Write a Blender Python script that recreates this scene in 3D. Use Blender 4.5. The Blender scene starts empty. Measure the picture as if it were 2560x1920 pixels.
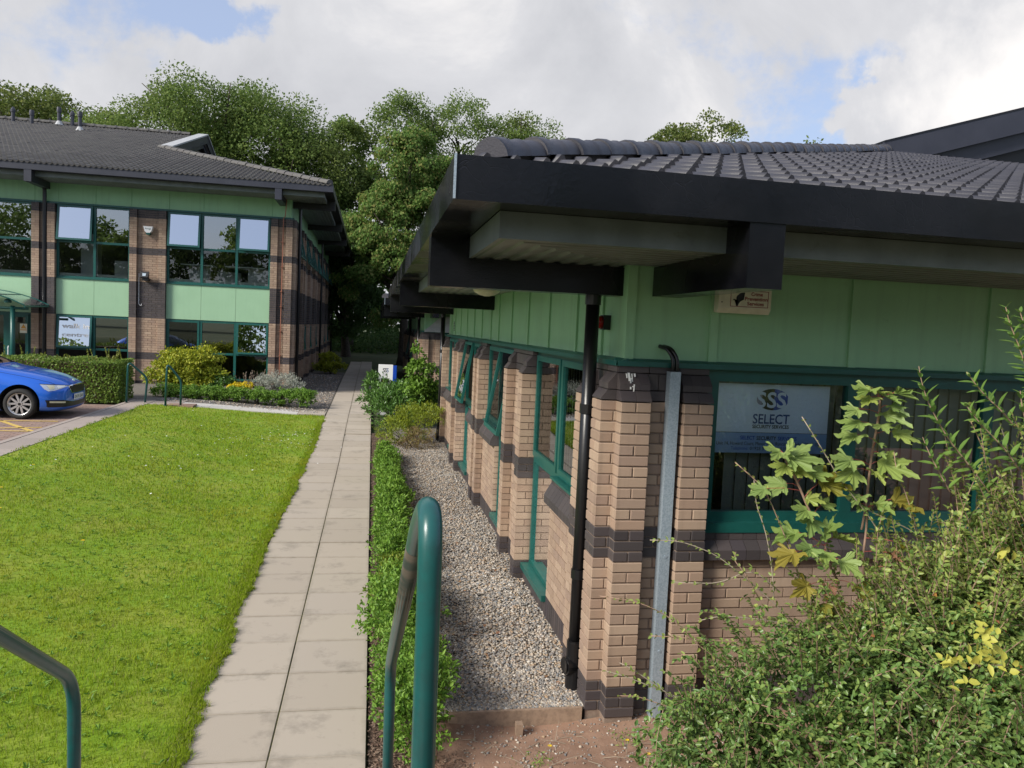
import bpy, bmesh, math, random
import numpy as np
from mathutils import Vector, Matrix
from mathutils.bvhtree import BVHTree
random.seed(7); RS = np.random.default_rng(11)
PI = math.pi
sc = bpy.context.scene
COL = sc.collection

# ------------------------------------------------------------------ camera
YAW, PITCH, ROLL, FPX = math.radians(10.455), math.radians(4.02), math.radians(2.636), 1923.0
EYE = Vector((0, 0, 2.712))
cy, sy = math.cos(YAW), math.sin(YAW)
fw = Vector((sy*math.cos(PITCH), cy*math.cos(PITCH), -math.sin(PITCH)))
rt = Vector((cy, -sy, 0)); up = rt.cross(fw)
rt2 = rt*math.cos(ROLL)+up*math.sin(ROLL); up2 = rt2.cross(fw)
cam = bpy.data.cameras.new('camera'); camo = bpy.data.objects.new('camera', cam); COL.objects.link(camo)
camo.matrix_world = Matrix(((rt2.x, up2.x, -fw.x, EYE.x), (rt2.y, up2.y, -fw.y, EYE.y), (rt2.z, up2.z, -fw.z, EYE.z), (0, 0, 0, 1)))
cam.sensor_width = 36; cam.lens = FPX/2560*36; cam.clip_start = 0.05; cam.clip_end = 2000
sc.camera = camo

# ------------------------------------------------------------------ light
SUN = Vector((-0.74, -0.42, 0.56)).normalized()
sl = bpy.data.lights.new('sun', 'SUN'); sl.energy = 2.7; sl.angle = math.radians(18); sl.color = (1, .95, .86)
so = bpy.data.objects.new('sun', sl); COL.objects.link(so); so.rotation_euler = SUN.to_track_quat('Z', 'Y').to_euler()
W = bpy.data.worlds.new('World'); sc.world = W; W.use_nodes = True
def build_world():
    nt = W.node_tree; nt.nodes.clear(); N = nt.nodes.new; L = nt.links.new
    out = N('ShaderNodeOutputWorld'); bg = N('ShaderNodeBackground'); bg.inputs[1].default_value = 0.1
    sky = N('ShaderNodeTexSky'); sky.sky_type = 'NISHITA'; sky.sun_disc = False
    sky.sun_elevation = math.asin(SUN.z); sky.sun_rotation = math.atan2(SUN.x, SUN.y) % (2*PI)
    sky.air_density = 1.0; sky.dust_density = 1.5; sky.ozone_density = 1.5
    tc = N('ShaderNodeTexCoord'); sep = N('ShaderNodeSeparateXYZ'); L(tc.outputs['Generated'], sep.inputs[0])
    def math_(op, a, b=None, c=None):
        m = N('ShaderNodeMath'); m.operation = op
        for i, v in enumerate((a, b, c)):
            if v is None: continue
            if isinstance(v, (int, float)): m.inputs[i].default_value = v
            else: L(v, m.inputs[i])
        return m.outputs[0]
    # cloud plane projection of the view direction
    zz = math_('ADD', math_('MAXIMUM', sep.outputs[2], 0.0), 0.16)
    comb = N('ShaderNodeCombineXYZ'); L(math_('DIVIDE', sep.outputs[0], zz), comb.inputs[0]); L(math_('DIVIDE', sep.outputs[1], zz), comb.inputs[1])
    comb.inputs[2].default_value = 2.3
    def noise(vec, scale, det, rough=.55, dist=0.0):
        n = N('ShaderNodeTexNoise'); n.inputs['Scale'].default_value = scale; n.inputs['Detail'].default_value = det
        n.inputs['Roughness'].default_value = rough; n.inputs['Distortion'].default_value = dist; L(vec, n.inputs['Vector']); return n.outputs[0]
    big = noise(comb.outputs[0], .9, 9, .55, .25)
    fine = noise(tc.outputs['Generated'], 7, 12, .62, .15)
    wn = N('ShaderNodeTexNoise'); wn.inputs['Scale'].default_value = 7; wn.inputs['Detail'].default_value = 8; wn.inputs['Roughness'].default_value = .6; L(tc.outputs['Generated'], wn.inputs['Vector'])
    wv = N('ShaderNodeVectorMath'); wv.operation = 'MULTIPLY_ADD'; L(wn.outputs['Color'], wv.inputs[0]); wv.inputs[1].default_value = (.22, .22, .22); wv.inputs[2].default_value = (-.11, -.11, -.11)
    wd_ = N('ShaderNodeVectorMath'); wd_.operation = 'ADD'; L(tc.outputs['Generated'], wd_.inputs[0]); L(wv.outputs[0], wd_.inputs[1])
    def bump(d, r, amt):            # a cloud bank round a compass direction
        v = N('ShaderNodeVectorMath'); v.operation = 'DISTANCE'; L(wd_.outputs[0], v.inputs[0]); v.inputs[1].default_value = Vector(d).normalized()
        mr = N('ShaderNodeMapRange'); mr.interpolation_type = 'SMOOTHSTEP'; L(v.outputs['Value'], mr.inputs[0])
        mr.inputs[1].default_value = 0; mr.inputs[2].default_value = r; mr.inputs[3].default_value = amt; mr.inputs[4].default_value = 0
        return mr.outputs[0]
    dens = math_('ADD', math_('MULTIPLY', big, .6), math_('MULTIPLY', fine, .4))
    for d, r, a in (((-.05, .94, .33), .62, .26), ((-.19, .93, .325), .09, -.30), ((-.25, .915, .31), .10, -.12), ((.66, .69, .25), .15, .55), ((.572, .783, .235), .085, .42), ((.365, .881, .29), .07, .2),
                    ((.49, .82, .26), .15, -.12), ((.52, .79, .37), .24, .17), ((-.8, -.3, .5), .6, .2), ((-.25, -.9, .36), .42, -.34)):
        dens = math_('ADD', dens, bump(d, r, a))
    cov = N('ShaderNodeMapRange'); cov.interpolation_type = 'SMOOTHSTEP'; L(dens, cov.inputs[0])
    cov.inputs[1].default_value = .49; cov.inputs[2].default_value = .60
    sh = noise(tc.outputs['Generated'], 3.2, 8, .6, .4)
    cr = N('ShaderNodeValToRGB'); L(math_('ADD', sh, bump((.65, .70, .25), .24, .30)), cr.inputs[0])
    e = cr.color_ramp.elements
    e[0].position = .36; e[0].color = (3.1, 3.15, 3.35, 1); e[1].position = .72; e[1].color = (5.4, 5.25, 5.15, 1)
    e2 = cr.color_ramp.elements.new(.55); e2.color = (3.8, 3.82, 3.98, 1)
    hz = N('ShaderNodeMixRGB'); hz.blend_type = 'MIX'; hz.inputs[0].default_value = .6   # thin high haze over the blue
    L(sky.outputs[0], hz.inputs[1]); hz.inputs[2].default_value = (2.75, 3.15, 4.3, 1)
    mx = N('ShaderNodeMixRGB'); L(cov.outputs[0], mx.inputs[0]); L(hz.outputs[0], mx.inputs[1]); L(cr.outputs[0], mx.inputs[2])
    L(mx.outputs[0], bg.inputs[0]); L(bg.outputs[0], out.inputs[0])
build_world()
vs = sc.view_settings; vs.view_transform = 'Standard'; vs.look = 'None'; vs.gamma = 1; vs.exposure = 0.95
sc.display_settings.display_device = 'sRGB'
try: vs.use_curve_mapping = False
except Exception: pass
sc.cycles.max_bounces = 8; sc.cycles.transparent_max_bounces = 12

# ------------------------------------------------------------------ materials
def mat(name, col, rough=.7, col2=None, scale=8, metal=0, streak=None, edge=None, bump=0, bscale=60, spec=.5, isl=0, isl_cols=None, obj=False, detail=4, mixlo=.4, mixhi=.65, coat=0, stain=None):
    m = bpy.data.materials.new(name); m.use_nodes = True; nt = m.node_tree; N = nt.nodes.new; L = nt.links.new
    b = nt.nodes['Principled BSDF']; b.inputs['Roughness'].default_value = rough; b.inputs['Metallic'].default_value = metal
    b.inputs['Specular IOR Level'].default_value = spec
    if coat: b.inputs['Coat Weight'].default_value = coat; b.inputs['Coat Roughness'].default_value = .04
    geo = N('ShaderNodeNewGeometry'); pos = geo.outputs['Position']
    def ns(s, d=4, r=.6):
        n = N('ShaderNodeTexNoise'); n.inputs['Scale'].default_value = s; n.inputs['Detail'].default_value = d; n.inputs['Roughness'].default_value = r; L(pos, n.inputs['Vector']); return n.outputs[0]
    cur = None
    if isl_cols:
        cr = N('ShaderNodeValToRGB'); cr.color_ramp.interpolation = 'LINEAR'
        el = cr.color_ramp.elements
        while len(el) < len(isl_cols): el.new(.5)
        for i, c in enumerate(isl_cols): el[i].position = i/(len(isl_cols)-1); el[i].color = (*c, 1)
        oi = N('ShaderNodeObjectInfo'); ad = N('ShaderNodeMath'); ad.operation = 'ADD'; L(geo.outputs['Random Per Island'], ad.inputs[0]); L(oi.outputs['Random'], ad.inputs[1])
        fr = N('ShaderNodeMath'); fr.operation = 'FRACT'; L(ad.outputs[0], fr.inputs[0]); L((fr if obj else geo).outputs[0 if obj else 'Random Per Island'], cr.inputs[0]); cur = cr.outputs[0]
    if col2 is not None:
        mr = N('ShaderNodeMapRange'); L(ns(scale, detail), mr.inputs[0]); mr.inputs[1].default_value = mixlo; mr.inputs[2].default_value = mixhi
        mx = N('ShaderNodeMixRGB'); L(mr.outputs[0], mx.inputs[0])
        if cur: L(cur, mx.inputs[1])
        else: mx.inputs[1].default_value = (*col, 1)
        mx.inputs[2].default_value = (*col2, 1); cur = mx.outputs[0]
    if stain:
        mr = N('ShaderNodeMapRange'); L(ns(stain[1], 6, .7), mr.inputs[0]); mr.inputs[1].default_value = stain[2]; mr.inputs[2].default_value = stain[3]
        mx = N('ShaderNodeMixRGB'); L(mr.outputs[0], mx.inputs[0])
        if cur: L(cur, mx.inputs[1])
        else: mx.inputs[1].default_value = (*col, 1)
        mx.inputs[2].default_value = (*stain[0], 1); cur = mx.outputs[0]
    if streak:       # rain and dirt streaks running down
        mp = N('ShaderNodeMapping'); mp.inputs['Scale'].default_value = (9, 9, .55); L(pos, mp.inputs[0]); n = N('ShaderNodeTexNoise'); n.inputs['Scale'].default_value = 1.6; n.inputs['Detail'].default_value = 6; L(mp.outputs[0], n.inputs['Vector'])
        mr = N('ShaderNodeMapRange'); L(n.outputs[0], mr.inputs[0]); mr.inputs[1].default_value = .52; mr.inputs[2].default_value = .78; mr.inputs[4].default_value = streak[1]
        mx = N('ShaderNodeMixRGB'); L(mr.outputs[0], mx.inputs[0]); L(cur, mx.inputs[1]) if cur else None; mx.inputs[2].default_value = (*streak[0], 1); cur = mx.outputs[0]
    if edge:         # grime that gathers along the edges of a slab
        tcd = N('ShaderNodeTexCoord'); v1 = N('ShaderNodeVectorMath'); v1.operation = 'SUBTRACT'; L(tcd.outputs['Generated'], v1.inputs[0]); v1.inputs[1].default_value = (.5, .5, .5)
        v2 = N('ShaderNodeVectorMath'); v2.operation = 'ABSOLUTE'; L(v1.outputs[0], v2.inputs[0]); sp = N('ShaderNodeSeparateXYZ'); L(v2.outputs[0], sp.inputs[0]); mm = N('ShaderNodeMath'); mm.operation = 'MAXIMUM'; L(sp.outputs[0], mm.inputs[0]); L(sp.outputs[1], mm.inputs[1])
        a2 = N('ShaderNodeMath'); a2.operation = 'MULTIPLY_ADD'; L(ns(9, 6, .7), a2.inputs[0]); a2.inputs[1].default_value = .16; L(mm.outputs[0], a2.inputs[2])
        mr = N('ShaderNodeMapRange'); L(a2.outputs[0], mr.inputs[0]); mr.inputs[1].default_value = .52; mr.inputs[2].default_value = .60; mr.inputs[4].default_value = .38
        mx = N('ShaderNodeMixRGB'); L(mr.outputs[0], mx.inputs[0]); L(cur, mx.inputs[1]); mx.inputs[2].default_value = (*edge, 1); cur = mx.outputs[0]
    if cur: L(cur, b.inputs['Base Color'])
    else: b.inputs['Base Color'].default_value = (*col, 1)
    if bump:
        bn = N('ShaderNodeBump'); bn.inputs['Strength'].default_value = bump; bn.inputs['Distance'].default_value = .004; L(ns(bscale, 5), bn.inputs['Height']); L(bn.outputs[0], b.inputs['Normal'])
    return m
def leafmat(name, cols, trans=.35, rough=.5, obj=False):
    m = mat(name, cols[0], rough, isl_cols=cols, obj=obj, spec=.35); nt = m.node_tree; b = nt.nodes['Principled BSDF']
    src = b.inputs['Base Color'].links[0].from_socket
    t = nt.nodes.new('ShaderNodeBsdfTranslucent'); nt.links.new(src, t.inputs[0])
    mx = nt.nodes.new('ShaderNodeMixShader'); mx.inputs[0].default_value = trans
    o = nt.nodes['Material Output']; nt.links.new(b.outputs[0], mx.inputs[1]); nt.links.new(t.outputs[0], mx.inputs[2]); nt.links.new(mx.outputs[0], o.inputs[0]); return m
def glassmat(name, refl, tint=(.75, .82, .8), rough=.0):
    m = bpy.data.materials.new(name); m.use_nodes = True; nt = m.node_tree; nt.nodes.clear(); N = nt.nodes.new; L = nt.links.new
    o = N('ShaderNodeOutputMaterial'); t = N('ShaderNodeBsdfTransparent'); t.inputs[0].default_value = (*tint, 1)
    g = N('ShaderNodeBsdfGlossy'); g.inputs['Roughness'].default_value = rough; g.inputs[0].default_value = (.95, .97, 1, 1)
    fr = N('ShaderNodeFresnel'); fr.inputs[0].default_value = 1.5
    mr = N('ShaderNodeMapRange'); L(fr.outputs[0], mr.inputs[0]); mr.inputs[3].default_value = refl; mr.inputs[4].default_value = 1
    mx = N('ShaderNodeMixShader'); L(mr.outputs[0], mx.inputs[0]); L(t.outputs[0], mx.inputs[1]); L(g.outputs[0], mx.inputs[2]); L(mx.outputs[0], o.inputs[0]); return m
M = {}
buff = [(0.270, 0.189, 0.136), (0.342, 0.241, 0.174), (0.388, 0.282, 0.202), (0.311, 0.217, 0.154), (0.362, 0.261, 0.186), (0.286, 0.201, 0.152), (0.332, 0.227, 0.162), (0.408, 0.301, 0.218)]
M['buff'] = mat('buff_brick', buff[0], .85, isl_cols=buff, obj=True, bump=.5, bscale=140, stain=((.46, .36, .28), 3.5, .64, .95), streak=((.16, .11, .08), .4))
dk = [(.042, .035, .036), (.06, .05, .05), (.05, .042, .043), (.075, .06, .058), (.046, .038, .044)]
M['dark'] = mat('dark_brick', dk[0], .6, isl_cols=dk, obj=True, bump=.4, bscale=120, stain=((.2, .18, .17), 55, .72, .85))
M['mortar'] = mat('mortar', (.21, .15, .115), .95, (.26, .195, .15), 30)
M['mortar_dark'] = mat('dark_mortar', (.08, .068, .064), .95)
M['clad'] = mat('pale_green_cladding', (.31, .56, .32), .5, (.29, .525, .30), 3, bump=.25, bscale=220, stain=((.2, .33, .2), 9, .62, .9), streak=((.2, .33, .2), .3))
M['clad2'] = mat('mint_spandrel', (.31, .50, .32), .45, (.295, .48, .305), 2, bump=.15, bscale=220, streak=((.24, .39, .25), .25))
M['teal'] = mat('teal_frame', (.011, .094, .08), .36, (.009, .08, .068), 12, stain=((.25, .33, .3), 60, .72, .85))
M['black'] = mat('black_gloss_paint', (.003, .0033, .005), .2, (.007, .007, .009), 3, bump=.16, bscale=45, detail=6, spec=.42)
def crack(m):
    nt = m.node_tree; b = nt.nodes['Principled BSDF']; N = nt.nodes.new; g_ = N('ShaderNodeNewGeometry'); w = N('ShaderNodeTexNoise'); w.inputs['Scale'].default_value = 3; nt.links.new(g_.outputs['Position'], w.inputs['Vector'])
    ad = N('ShaderNodeMixRGB'); ad.inputs[0].default_value = .3; nt.links.new(g_.outputs['Position'], ad.inputs[1]); nt.links.new(w.outputs['Color'], ad.inputs[2])
    v = N('ShaderNodeTexVoronoi'); v.feature = 'DISTANCE_TO_EDGE'; v.inputs['Scale'].default_value = 15; nt.links.new(ad.outputs[0], v.inputs['Vector'])
    mr = N('ShaderNodeMapRange'); nt.links.new(v.outputs['Distance'], mr.inputs[0]); mr.inputs[2].default_value = .025
    n2 = N('ShaderNodeTexNoise'); n2.inputs['Scale'].default_value = 1.3; nt.links.new(g_.outputs['Position'], n2.inputs['Vector'])
    k = N('ShaderNodeMapRange'); nt.links.new(n2.outputs[0], k.inputs[0]); k.inputs[1].default_value = .54; k.inputs[2].default_value = .66; k.inputs[3].default_value = 0; k.inputs[4].default_value = .3
    bp = N('ShaderNodeBump'); bp.inputs['Distance'].default_value = .003; nt.links.new(mr.outputs[0], bp.inputs['Height']); nt.links.new(k.outputs[0], bp.inputs['Strength'])
    old = b.inputs['Normal'].links[0].from_socket; nt.links.new(old, bp.inputs['Normal']); nt.links.new(bp.outputs[0], b.inputs['Normal'])
    r = N('ShaderNodeMapRange'); nt.links.new(n2.outputs[0], r.inputs[0]); r.inputs[1].default_value = .35; r.inputs[2].default_value = .65; r.inputs[3].default_value = .12; r.inputs[4].default_value = .36; nt.links.new(r.outputs[0], b.inputs['Roughness'])
crack(M['black'])
M['blackpipe'] = mat('black_plastic_pipe', (.008, .008, .009), .32, bump=.1, bscale=40)
M['navy'] = mat('slate_blue_fascia', (.028, .03, .043), .42, (.036, .038, .053), 2)
M['soffit'] = mat('grey_soffit_metal', (.15, .175, .165), .42, (.11, .13, .12), 4, bump=.15, bscale=30, stain=((.07, .075, .06), 6, .6, .8))
M['lichen'] = mat('algae_stained_board', (.10, .13, .03), .6, (.06, .075, .04), 5)
M['tile'] = mat('slate_grey_tile', (.05, .05, .06), .5, obj=True, isl_cols=[(.036, .036, .046), (.052, .051, .063), (.043, .043, .053), (.062, .06, .07)], bump=.5, bscale=80, stain=((.10, .097, .095), 22, .66, .84))
M['tile2'] = mat('weathered_grey_tile', (.12, .115, .11), .8, obj=True, isl_cols=[(0.082, 0.078, 0.076), (0.109, 0.103, 0.098), (0.094, 0.090, 0.086), (0.117, 0.112, 0.105), (0.087, 0.081, 0.081)], bump=.3, bscale=60)
M['deck'] = mat('roof_underlay', (.03, .03, .03), .9)
M['lead'] = mat('pale_lead_flashing', (.42, .43, .44), .45, (.34, .35, .36), 8)
M['galv'] = mat('galvanised_steel', (.40, .47, .53), .45, (.30, .37, .43), 90, metal=.35, bump=.2, bscale=90, mixlo=.42, mixhi=.58)
M['white'] = mat('white_board', (.8, .8, .8), .4)
M['cream'] = mat('cream_plastic', (.72, .69, .55), .45, (.64, .61, .48), 14)
M['ltblue'] = mat('pale_blue_film', (.72, .80, .90), .35)
M['midblue'] = mat('mid_blue_film', (.27, .41, .66), .35)
M['inkblue'] = mat('blue_ink', (.012, .05, .22), .4); M['royal'] = mat('royal_blue', (.008, .06, .42), .35)
M['inkblack'] = mat('black_ink', (.006, .006, .007), .4); M['inkred'] = mat('red_ink', (.25, .012, .018), .4); M['inkgrey'] = mat('grey_ink', (.32, .30, .36), .4)
M['red'] = mat('red_lens', (.35, .008, .006), .2); M['amber'] = mat('amber_print', (.6, .28, .03), .5)
M['slab'] = mat('concrete_slab', (.4, .345, .28), .9, obj=True, isl_cols=[(.40, .345, .275), (.44, .38, .31), (.38, .325, .262), (.42, .36, .29), (.41, .355, .295)], bump=.5, bscale=180, stain=((.21, .185, .15), 2.6, .54, .8), edge=(.17, .15, .11))
M['slab2'] = mat('pale_new_slab', (.52, .49, .45), .9, obj=True, isl_cols=[(.55, .52, .48), (.50, .47, .42), (.53, .5, .46)], bump=.3, bscale=150)
M['slab3'] = mat('pinkish_kerb_slab', (.33, .28, .24), .9, obj=True, isl_cols=[(.33, .275, .235), (.37, .31, .27), (.30, .255, .22)], bump=.4, bscale=120, stain=((.16, .13, .11), 3, .58, .8))
M['paver'] = mat('pink_block_paver', (.25, .165, .125), .9, obj=True, isl_cols=[(.24, .155, .12), (.30, .20, .155), (.26, .18, .145), (.21, .145, .12)], bump=.4, bscale=90)
M['yellow'] = mat('yellow_road_paint', (.62, .42, .08), .8, (.5, .36, .12), 20)
M['moss'] = mat('mossy_joint', (.065, .055, .03), 1, (.05, .06, .012), 5)
M['mossline'] = mat('green_joint_moss', (.09, .085, .02), 1, (.04, .04, .02), 12)
M['soil'] = mat('red_brown_soil', (.31, .19, .13), .95, (.23, .135, .09), 5, bump=.9, bscale=60, stain=((.34, .23, .165), 40, .6, .75))
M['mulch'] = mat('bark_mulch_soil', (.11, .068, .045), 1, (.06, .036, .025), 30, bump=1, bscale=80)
M['chip'] = mat('bark_chip', (.16, .1, .07), .95, isl_cols=[(.09, .05, .035), (.2, .13, .09), (.14, .085, .06), (.3, .22, .16)])
M['pebble'] = mat('pebble', (.35, .3, .25), .75, isl_cols=[(0.132, 0.146, 0.159), (0.357, 0.278, 0.192), (0.251, 0.244, 0.237), (0.476, 0.410, 0.330), (0.171, 0.171, 0.178), (0.370, 0.251, 0.152), (0.556, 0.515, 0.463), (0.225, 0.192, 0.159), (0.198, 0.212, 0.231)])
M['gravelbase'] = mat('gravel_base', (.20, .175, .15), 1, (.10, .09, .08), 60)
M['timber'] = mat('weathered_timber', (.33, .23, .16), .85, (.24, .165, .115), 25, bump=.5, bscale=70)
M['lawn'] = mat('lawn_turf', (.17, .28, .008), 1, (.26, .30, .03), 1.6, stain=((.12, .22, .006), 7, .5, .75))
M['ground'] = mat('rough_grass', (.035, .055, .012), 1, (.07, .075, .025), .6)
M['asphalt'] = mat('asphalt', (.06, .058, .055), .95, (.08, .075, .07), 8, bump=.4, bscale=120)
M['bark'] = mat('tree_bark', (.05, .04, .03), .95, (.09, .075, .055), 10, bump=.8, bscale=25)
M['twig'] = mat('pinkish_twig', (.34, .22, .16), .8, (.26, .17, .11), 20); M['greytwig'] = mat('grey_twig', (.30, .25, .19), .85)
M['redstalk'] = mat('red_leaf_stalk', (.42, .09, .07), .6)
M['rail'] = mat('green_railing_paint', (.012, .088, .083), .3, (.016, .075, .072), 30, stain=((.035, .05, .045), 4, .62, .8), bump=.08, bscale=30)
M['railworn'] = mat('worn_railing_top', (.16, .135, .105), .33, (.07, .085, .07), 9, metal=.4, mixlo=.38, mixhi=.6)
M['copper'] = mat('copper_pipe', (.30, .12, .075), .5, metal=.3)
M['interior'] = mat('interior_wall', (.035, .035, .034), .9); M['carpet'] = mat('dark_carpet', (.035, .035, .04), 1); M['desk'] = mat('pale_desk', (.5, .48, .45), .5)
M['blind'] = mat('grey_vertical_blind', (.2, .22, .21), .8, isl_cols=[(.17, .19, .182), (.225, .245, .235), (.20, .22, .21)]); M['blueblind'] = mat('blue_roller_blind', (.03, .06, .17), .8)
M['tyre'] = mat('tyre_rubber', (.018, .018, .018), .8); M['alloy'] = mat('silver_alloy', (.55, .55, .56), .28, metal=.7)
M['carblue'] = mat('metallic_blue_paint', (.012, .135, .66), .3, metal=.35, coat=1); M['carblack'] = mat('black_trim', (.008, .008, .009), .4); M['chrome'] = mat('chrome', (.8, .8, .8), .08, metal=1)
M['arch'] = mat('dark_wheel_well', (.004, .004, .004), 1); M['lamp'] = mat('headlamp_reflector', (.6, .62, .66), .12, metal=.6)
M['pane'] = glassmat('window_glass', .07); M['pane_dark'] = glassmat('dark_window_glass', .09, (.88, .92, .91)); M['pane_upper'] = glassmat('tinted_office_glass', .30, (.42, .46, .46)); M['pane_mirror'] = glassmat('coated_window_glass', .62, (.4, .45, .45)); M['carglass'] = glassmat('car_glass', .12, (.45, .55, .5)); M['canopyglass'] = glassmat('canopy_glazing', .45, (.45, .55, .5), .25)
M['lens'] = mat('frosted_lens', (.62, .58, .42), .35); M['wind'] = mat('white_droppings', (.75, .75, .72), .8)
L_ = leafmat
M['l_tree'] = L_('broadleaf', [(0.067, 0.120, 0.030), (0.167, 0.251, 0.058), (0.119, 0.194, 0.042), (0.241, 0.315, 0.075), (0.097, 0.154, 0.038)], .48, .7)
M['l_tree2'] = L_('yellowing_leaf', [(0.072, 0.117, 0.024), (0.173, 0.213, 0.053), (0.112, 0.162, 0.036), (0.234, 0.254, 0.072)], .48, .7)
M['l_tree3'] = L_('bright_leaf', [(0.058, 0.130, 0.022), (0.152, 0.264, 0.053), (0.099, 0.190, 0.034), (0.215, 0.294, 0.078), (0.304, 0.274, 0.086)], .48, .7)
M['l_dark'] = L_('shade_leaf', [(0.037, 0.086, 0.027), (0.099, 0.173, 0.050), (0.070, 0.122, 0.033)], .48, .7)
M['l_box'] = L_('box_leaf', [(0.097, 0.214, 0.025), (0.204, 0.365, 0.046), (0.138, 0.267, 0.033), (0.256, 0.405, 0.063), (0.063, 0.151, 0.023)])
M['l_boxy'] = L_('yellowing_box_leaf', [(0.108, 0.195, 0.017), (0.204, 0.255, 0.029), (0.144, 0.240, 0.029), (0.264, 0.285, 0.029)])
M['l_coto'] = L_('cotoneaster_leaf', [(0.072, 0.150, 0.035), (0.163, 0.264, 0.068), (0.110, 0.203, 0.048), (0.223, 0.324, 0.085), (0.092, 0.181, 0.044), (0.183, 0.256, 0.064)], .22, .34)
M['l_coto2'] = L_('young_cotoneaster_leaf', [(0.149, 0.227, 0.054), (0.296, 0.374, 0.096), (0.211, 0.296, 0.070), (0.393, 0.452, 0.118), (0.182, 0.267, 0.065), (0.327, 0.364, 0.089)], .3, .4)
M['l_yel'] = L_('variegated_leaf', [(.55, .46, .06), (.72, .62, .18), (.40, .42, .05), (.62, .52, .10)], .3)
M['l_orange'] = L_('autumn_leaf', [(.38, .15, .05), (.52, .28, .05), (.30, .11, .06)], .3)
M['l_syc'] = L_('sycamore_leaf', [(0.198, 0.298, 0.087), (0.296, 0.392, 0.121), (0.238, 0.345, 0.087), (0.356, 0.423, 0.104)], .35, .45, True)
M['l_sycy'] = L_('yellowing_sycamore_leaf', [(.28, .25, .03), (.33, .27, .05), (.24, .24, .04)], .35, .5, True)
M['l_sycb'] = L_('withered_sycamore_leaf', [(.36, .20, .10), (.30, .15, .09)], .2, .7, True)
M['l_wil'] = L_('long_leaf', [(0.117, 0.220, 0.049), (0.165, 0.289, 0.069), (0.206, 0.344, 0.076), (0.138, 0.247, 0.055)], .35, .38, True)
M['l_gold'] = L_('golden_leaf', [(0.264, 0.317, 0.024), (0.449, 0.449, 0.040), (0.343, 0.383, 0.033), (0.172, 0.251, 0.020)])
M['l_goldflow'] = L_('yellow_blossom', [(.62, .46, .01), (.75, .58, .02), (.5, .42, .02)], .2)
M['l_silver'] = L_('silver_leaf', [(0.330, 0.352, 0.297), (0.462, 0.473, 0.418), (0.264, 0.286, 0.220), (0.396, 0.374, 0.330)], .2)
M['l_hedge'] = L_('hedge_leaf', [(0.108, 0.192, 0.029), (0.225, 0.310, 0.054), (0.160, 0.246, 0.039), (0.085, 0.151, 0.025)])
M['l_hedgetop'] = L_('hedge_new_leaf', [(.16, .19, .03), (.24, .25, .05), (.13, .17, .025)])
M['l_laurel'] = L_('laurel_leaf', [(0.055, 0.133, 0.028), (0.118, 0.234, 0.047), (0.078, 0.172, 0.035), (0.156, 0.281, 0.062)], .2, .3)
M['l_jun'] = L_('juniper_sprig', [(.14, .20, .012), (.24, .28, .02), (.19, .24, .015), (.09, .15, .012)], .15)
M['l_junb'] = L_('brown_juniper_sprig', [(.14, .08, .05), (.22, .18, .05), (.10, .06, .04)], .1)
M['l_climb'] = L_('climber_leaf', [(.12, .24, .03), (.20, .34, .05), (.16, .29, .04)], .4)
M['grass'] = L_('grass_blade', [(0.215, 0.330, 0.014), (0.283, 0.384, 0.024), (0.244, 0.360, 0.018), (0.328, 0.393, 0.042), (0.226, 0.339, 0.018), (0.362, 0.334, 0.126)], .45, .8)
def patches(m, col, sc_, lo, hi):
    nt = m.node_tree; N = nt.nodes.new; L = nt.links.new; src = [l.from_socket for l in nt.links if l.to_socket.name == 'Base Color'][0]; tg = [l.to_socket for l in nt.links if l.from_socket == src]
    ge = N('ShaderNodeNewGeometry'); n = N('ShaderNodeTexNoise'); n.inputs['Scale'].default_value = sc_; n.inputs['Detail'].default_value = 5; n.inputs['Roughness'].default_value = .65; L(ge.outputs['Position'], n.inputs['Vector']); mr = N('ShaderNodeMapRange'); L(n.outputs[0], mr.inputs[0]); mr.inputs[1].default_value = lo; mr.inputs[2].default_value = hi; mr.inputs[4].default_value = .8
    mx = N('ShaderNodeMixRGB'); L(mr.outputs[0], mx.inputs[0]); L(src, mx.inputs[1]); mx.inputs[2].default_value = (*col, 1)
    for t in tg: L(mx.outputs[0], t)
M['grass'].node_tree.nodes['Principled BSDF'].inputs['Specular IOR Level'].default_value = .08
patches(M['grass'], (.36, .36, .03), .9, .5, .74); patches(M['grass'], (.14, .32, .008), 1.7, .56, .78); patches(M['l_coto'], (.17, .22, .065), 2.6, .54, .78); patches(M['l_tree'], (.17, .19, .05), .28, .52, .72); patches(M['l_tree3'], (.20, .20, .05), .5, .56, .75)
M['plume'] = L_('dry_plume', [(.30, .24, .17), (.22, .17, .13), (.14, .11, .10)], .2)
M['flower_y'] = mat('yellow_petal', (.75, .52, .01), .7); M['flower_w'] = mat('white_petal', (.75, .75, .72), .7)

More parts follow.
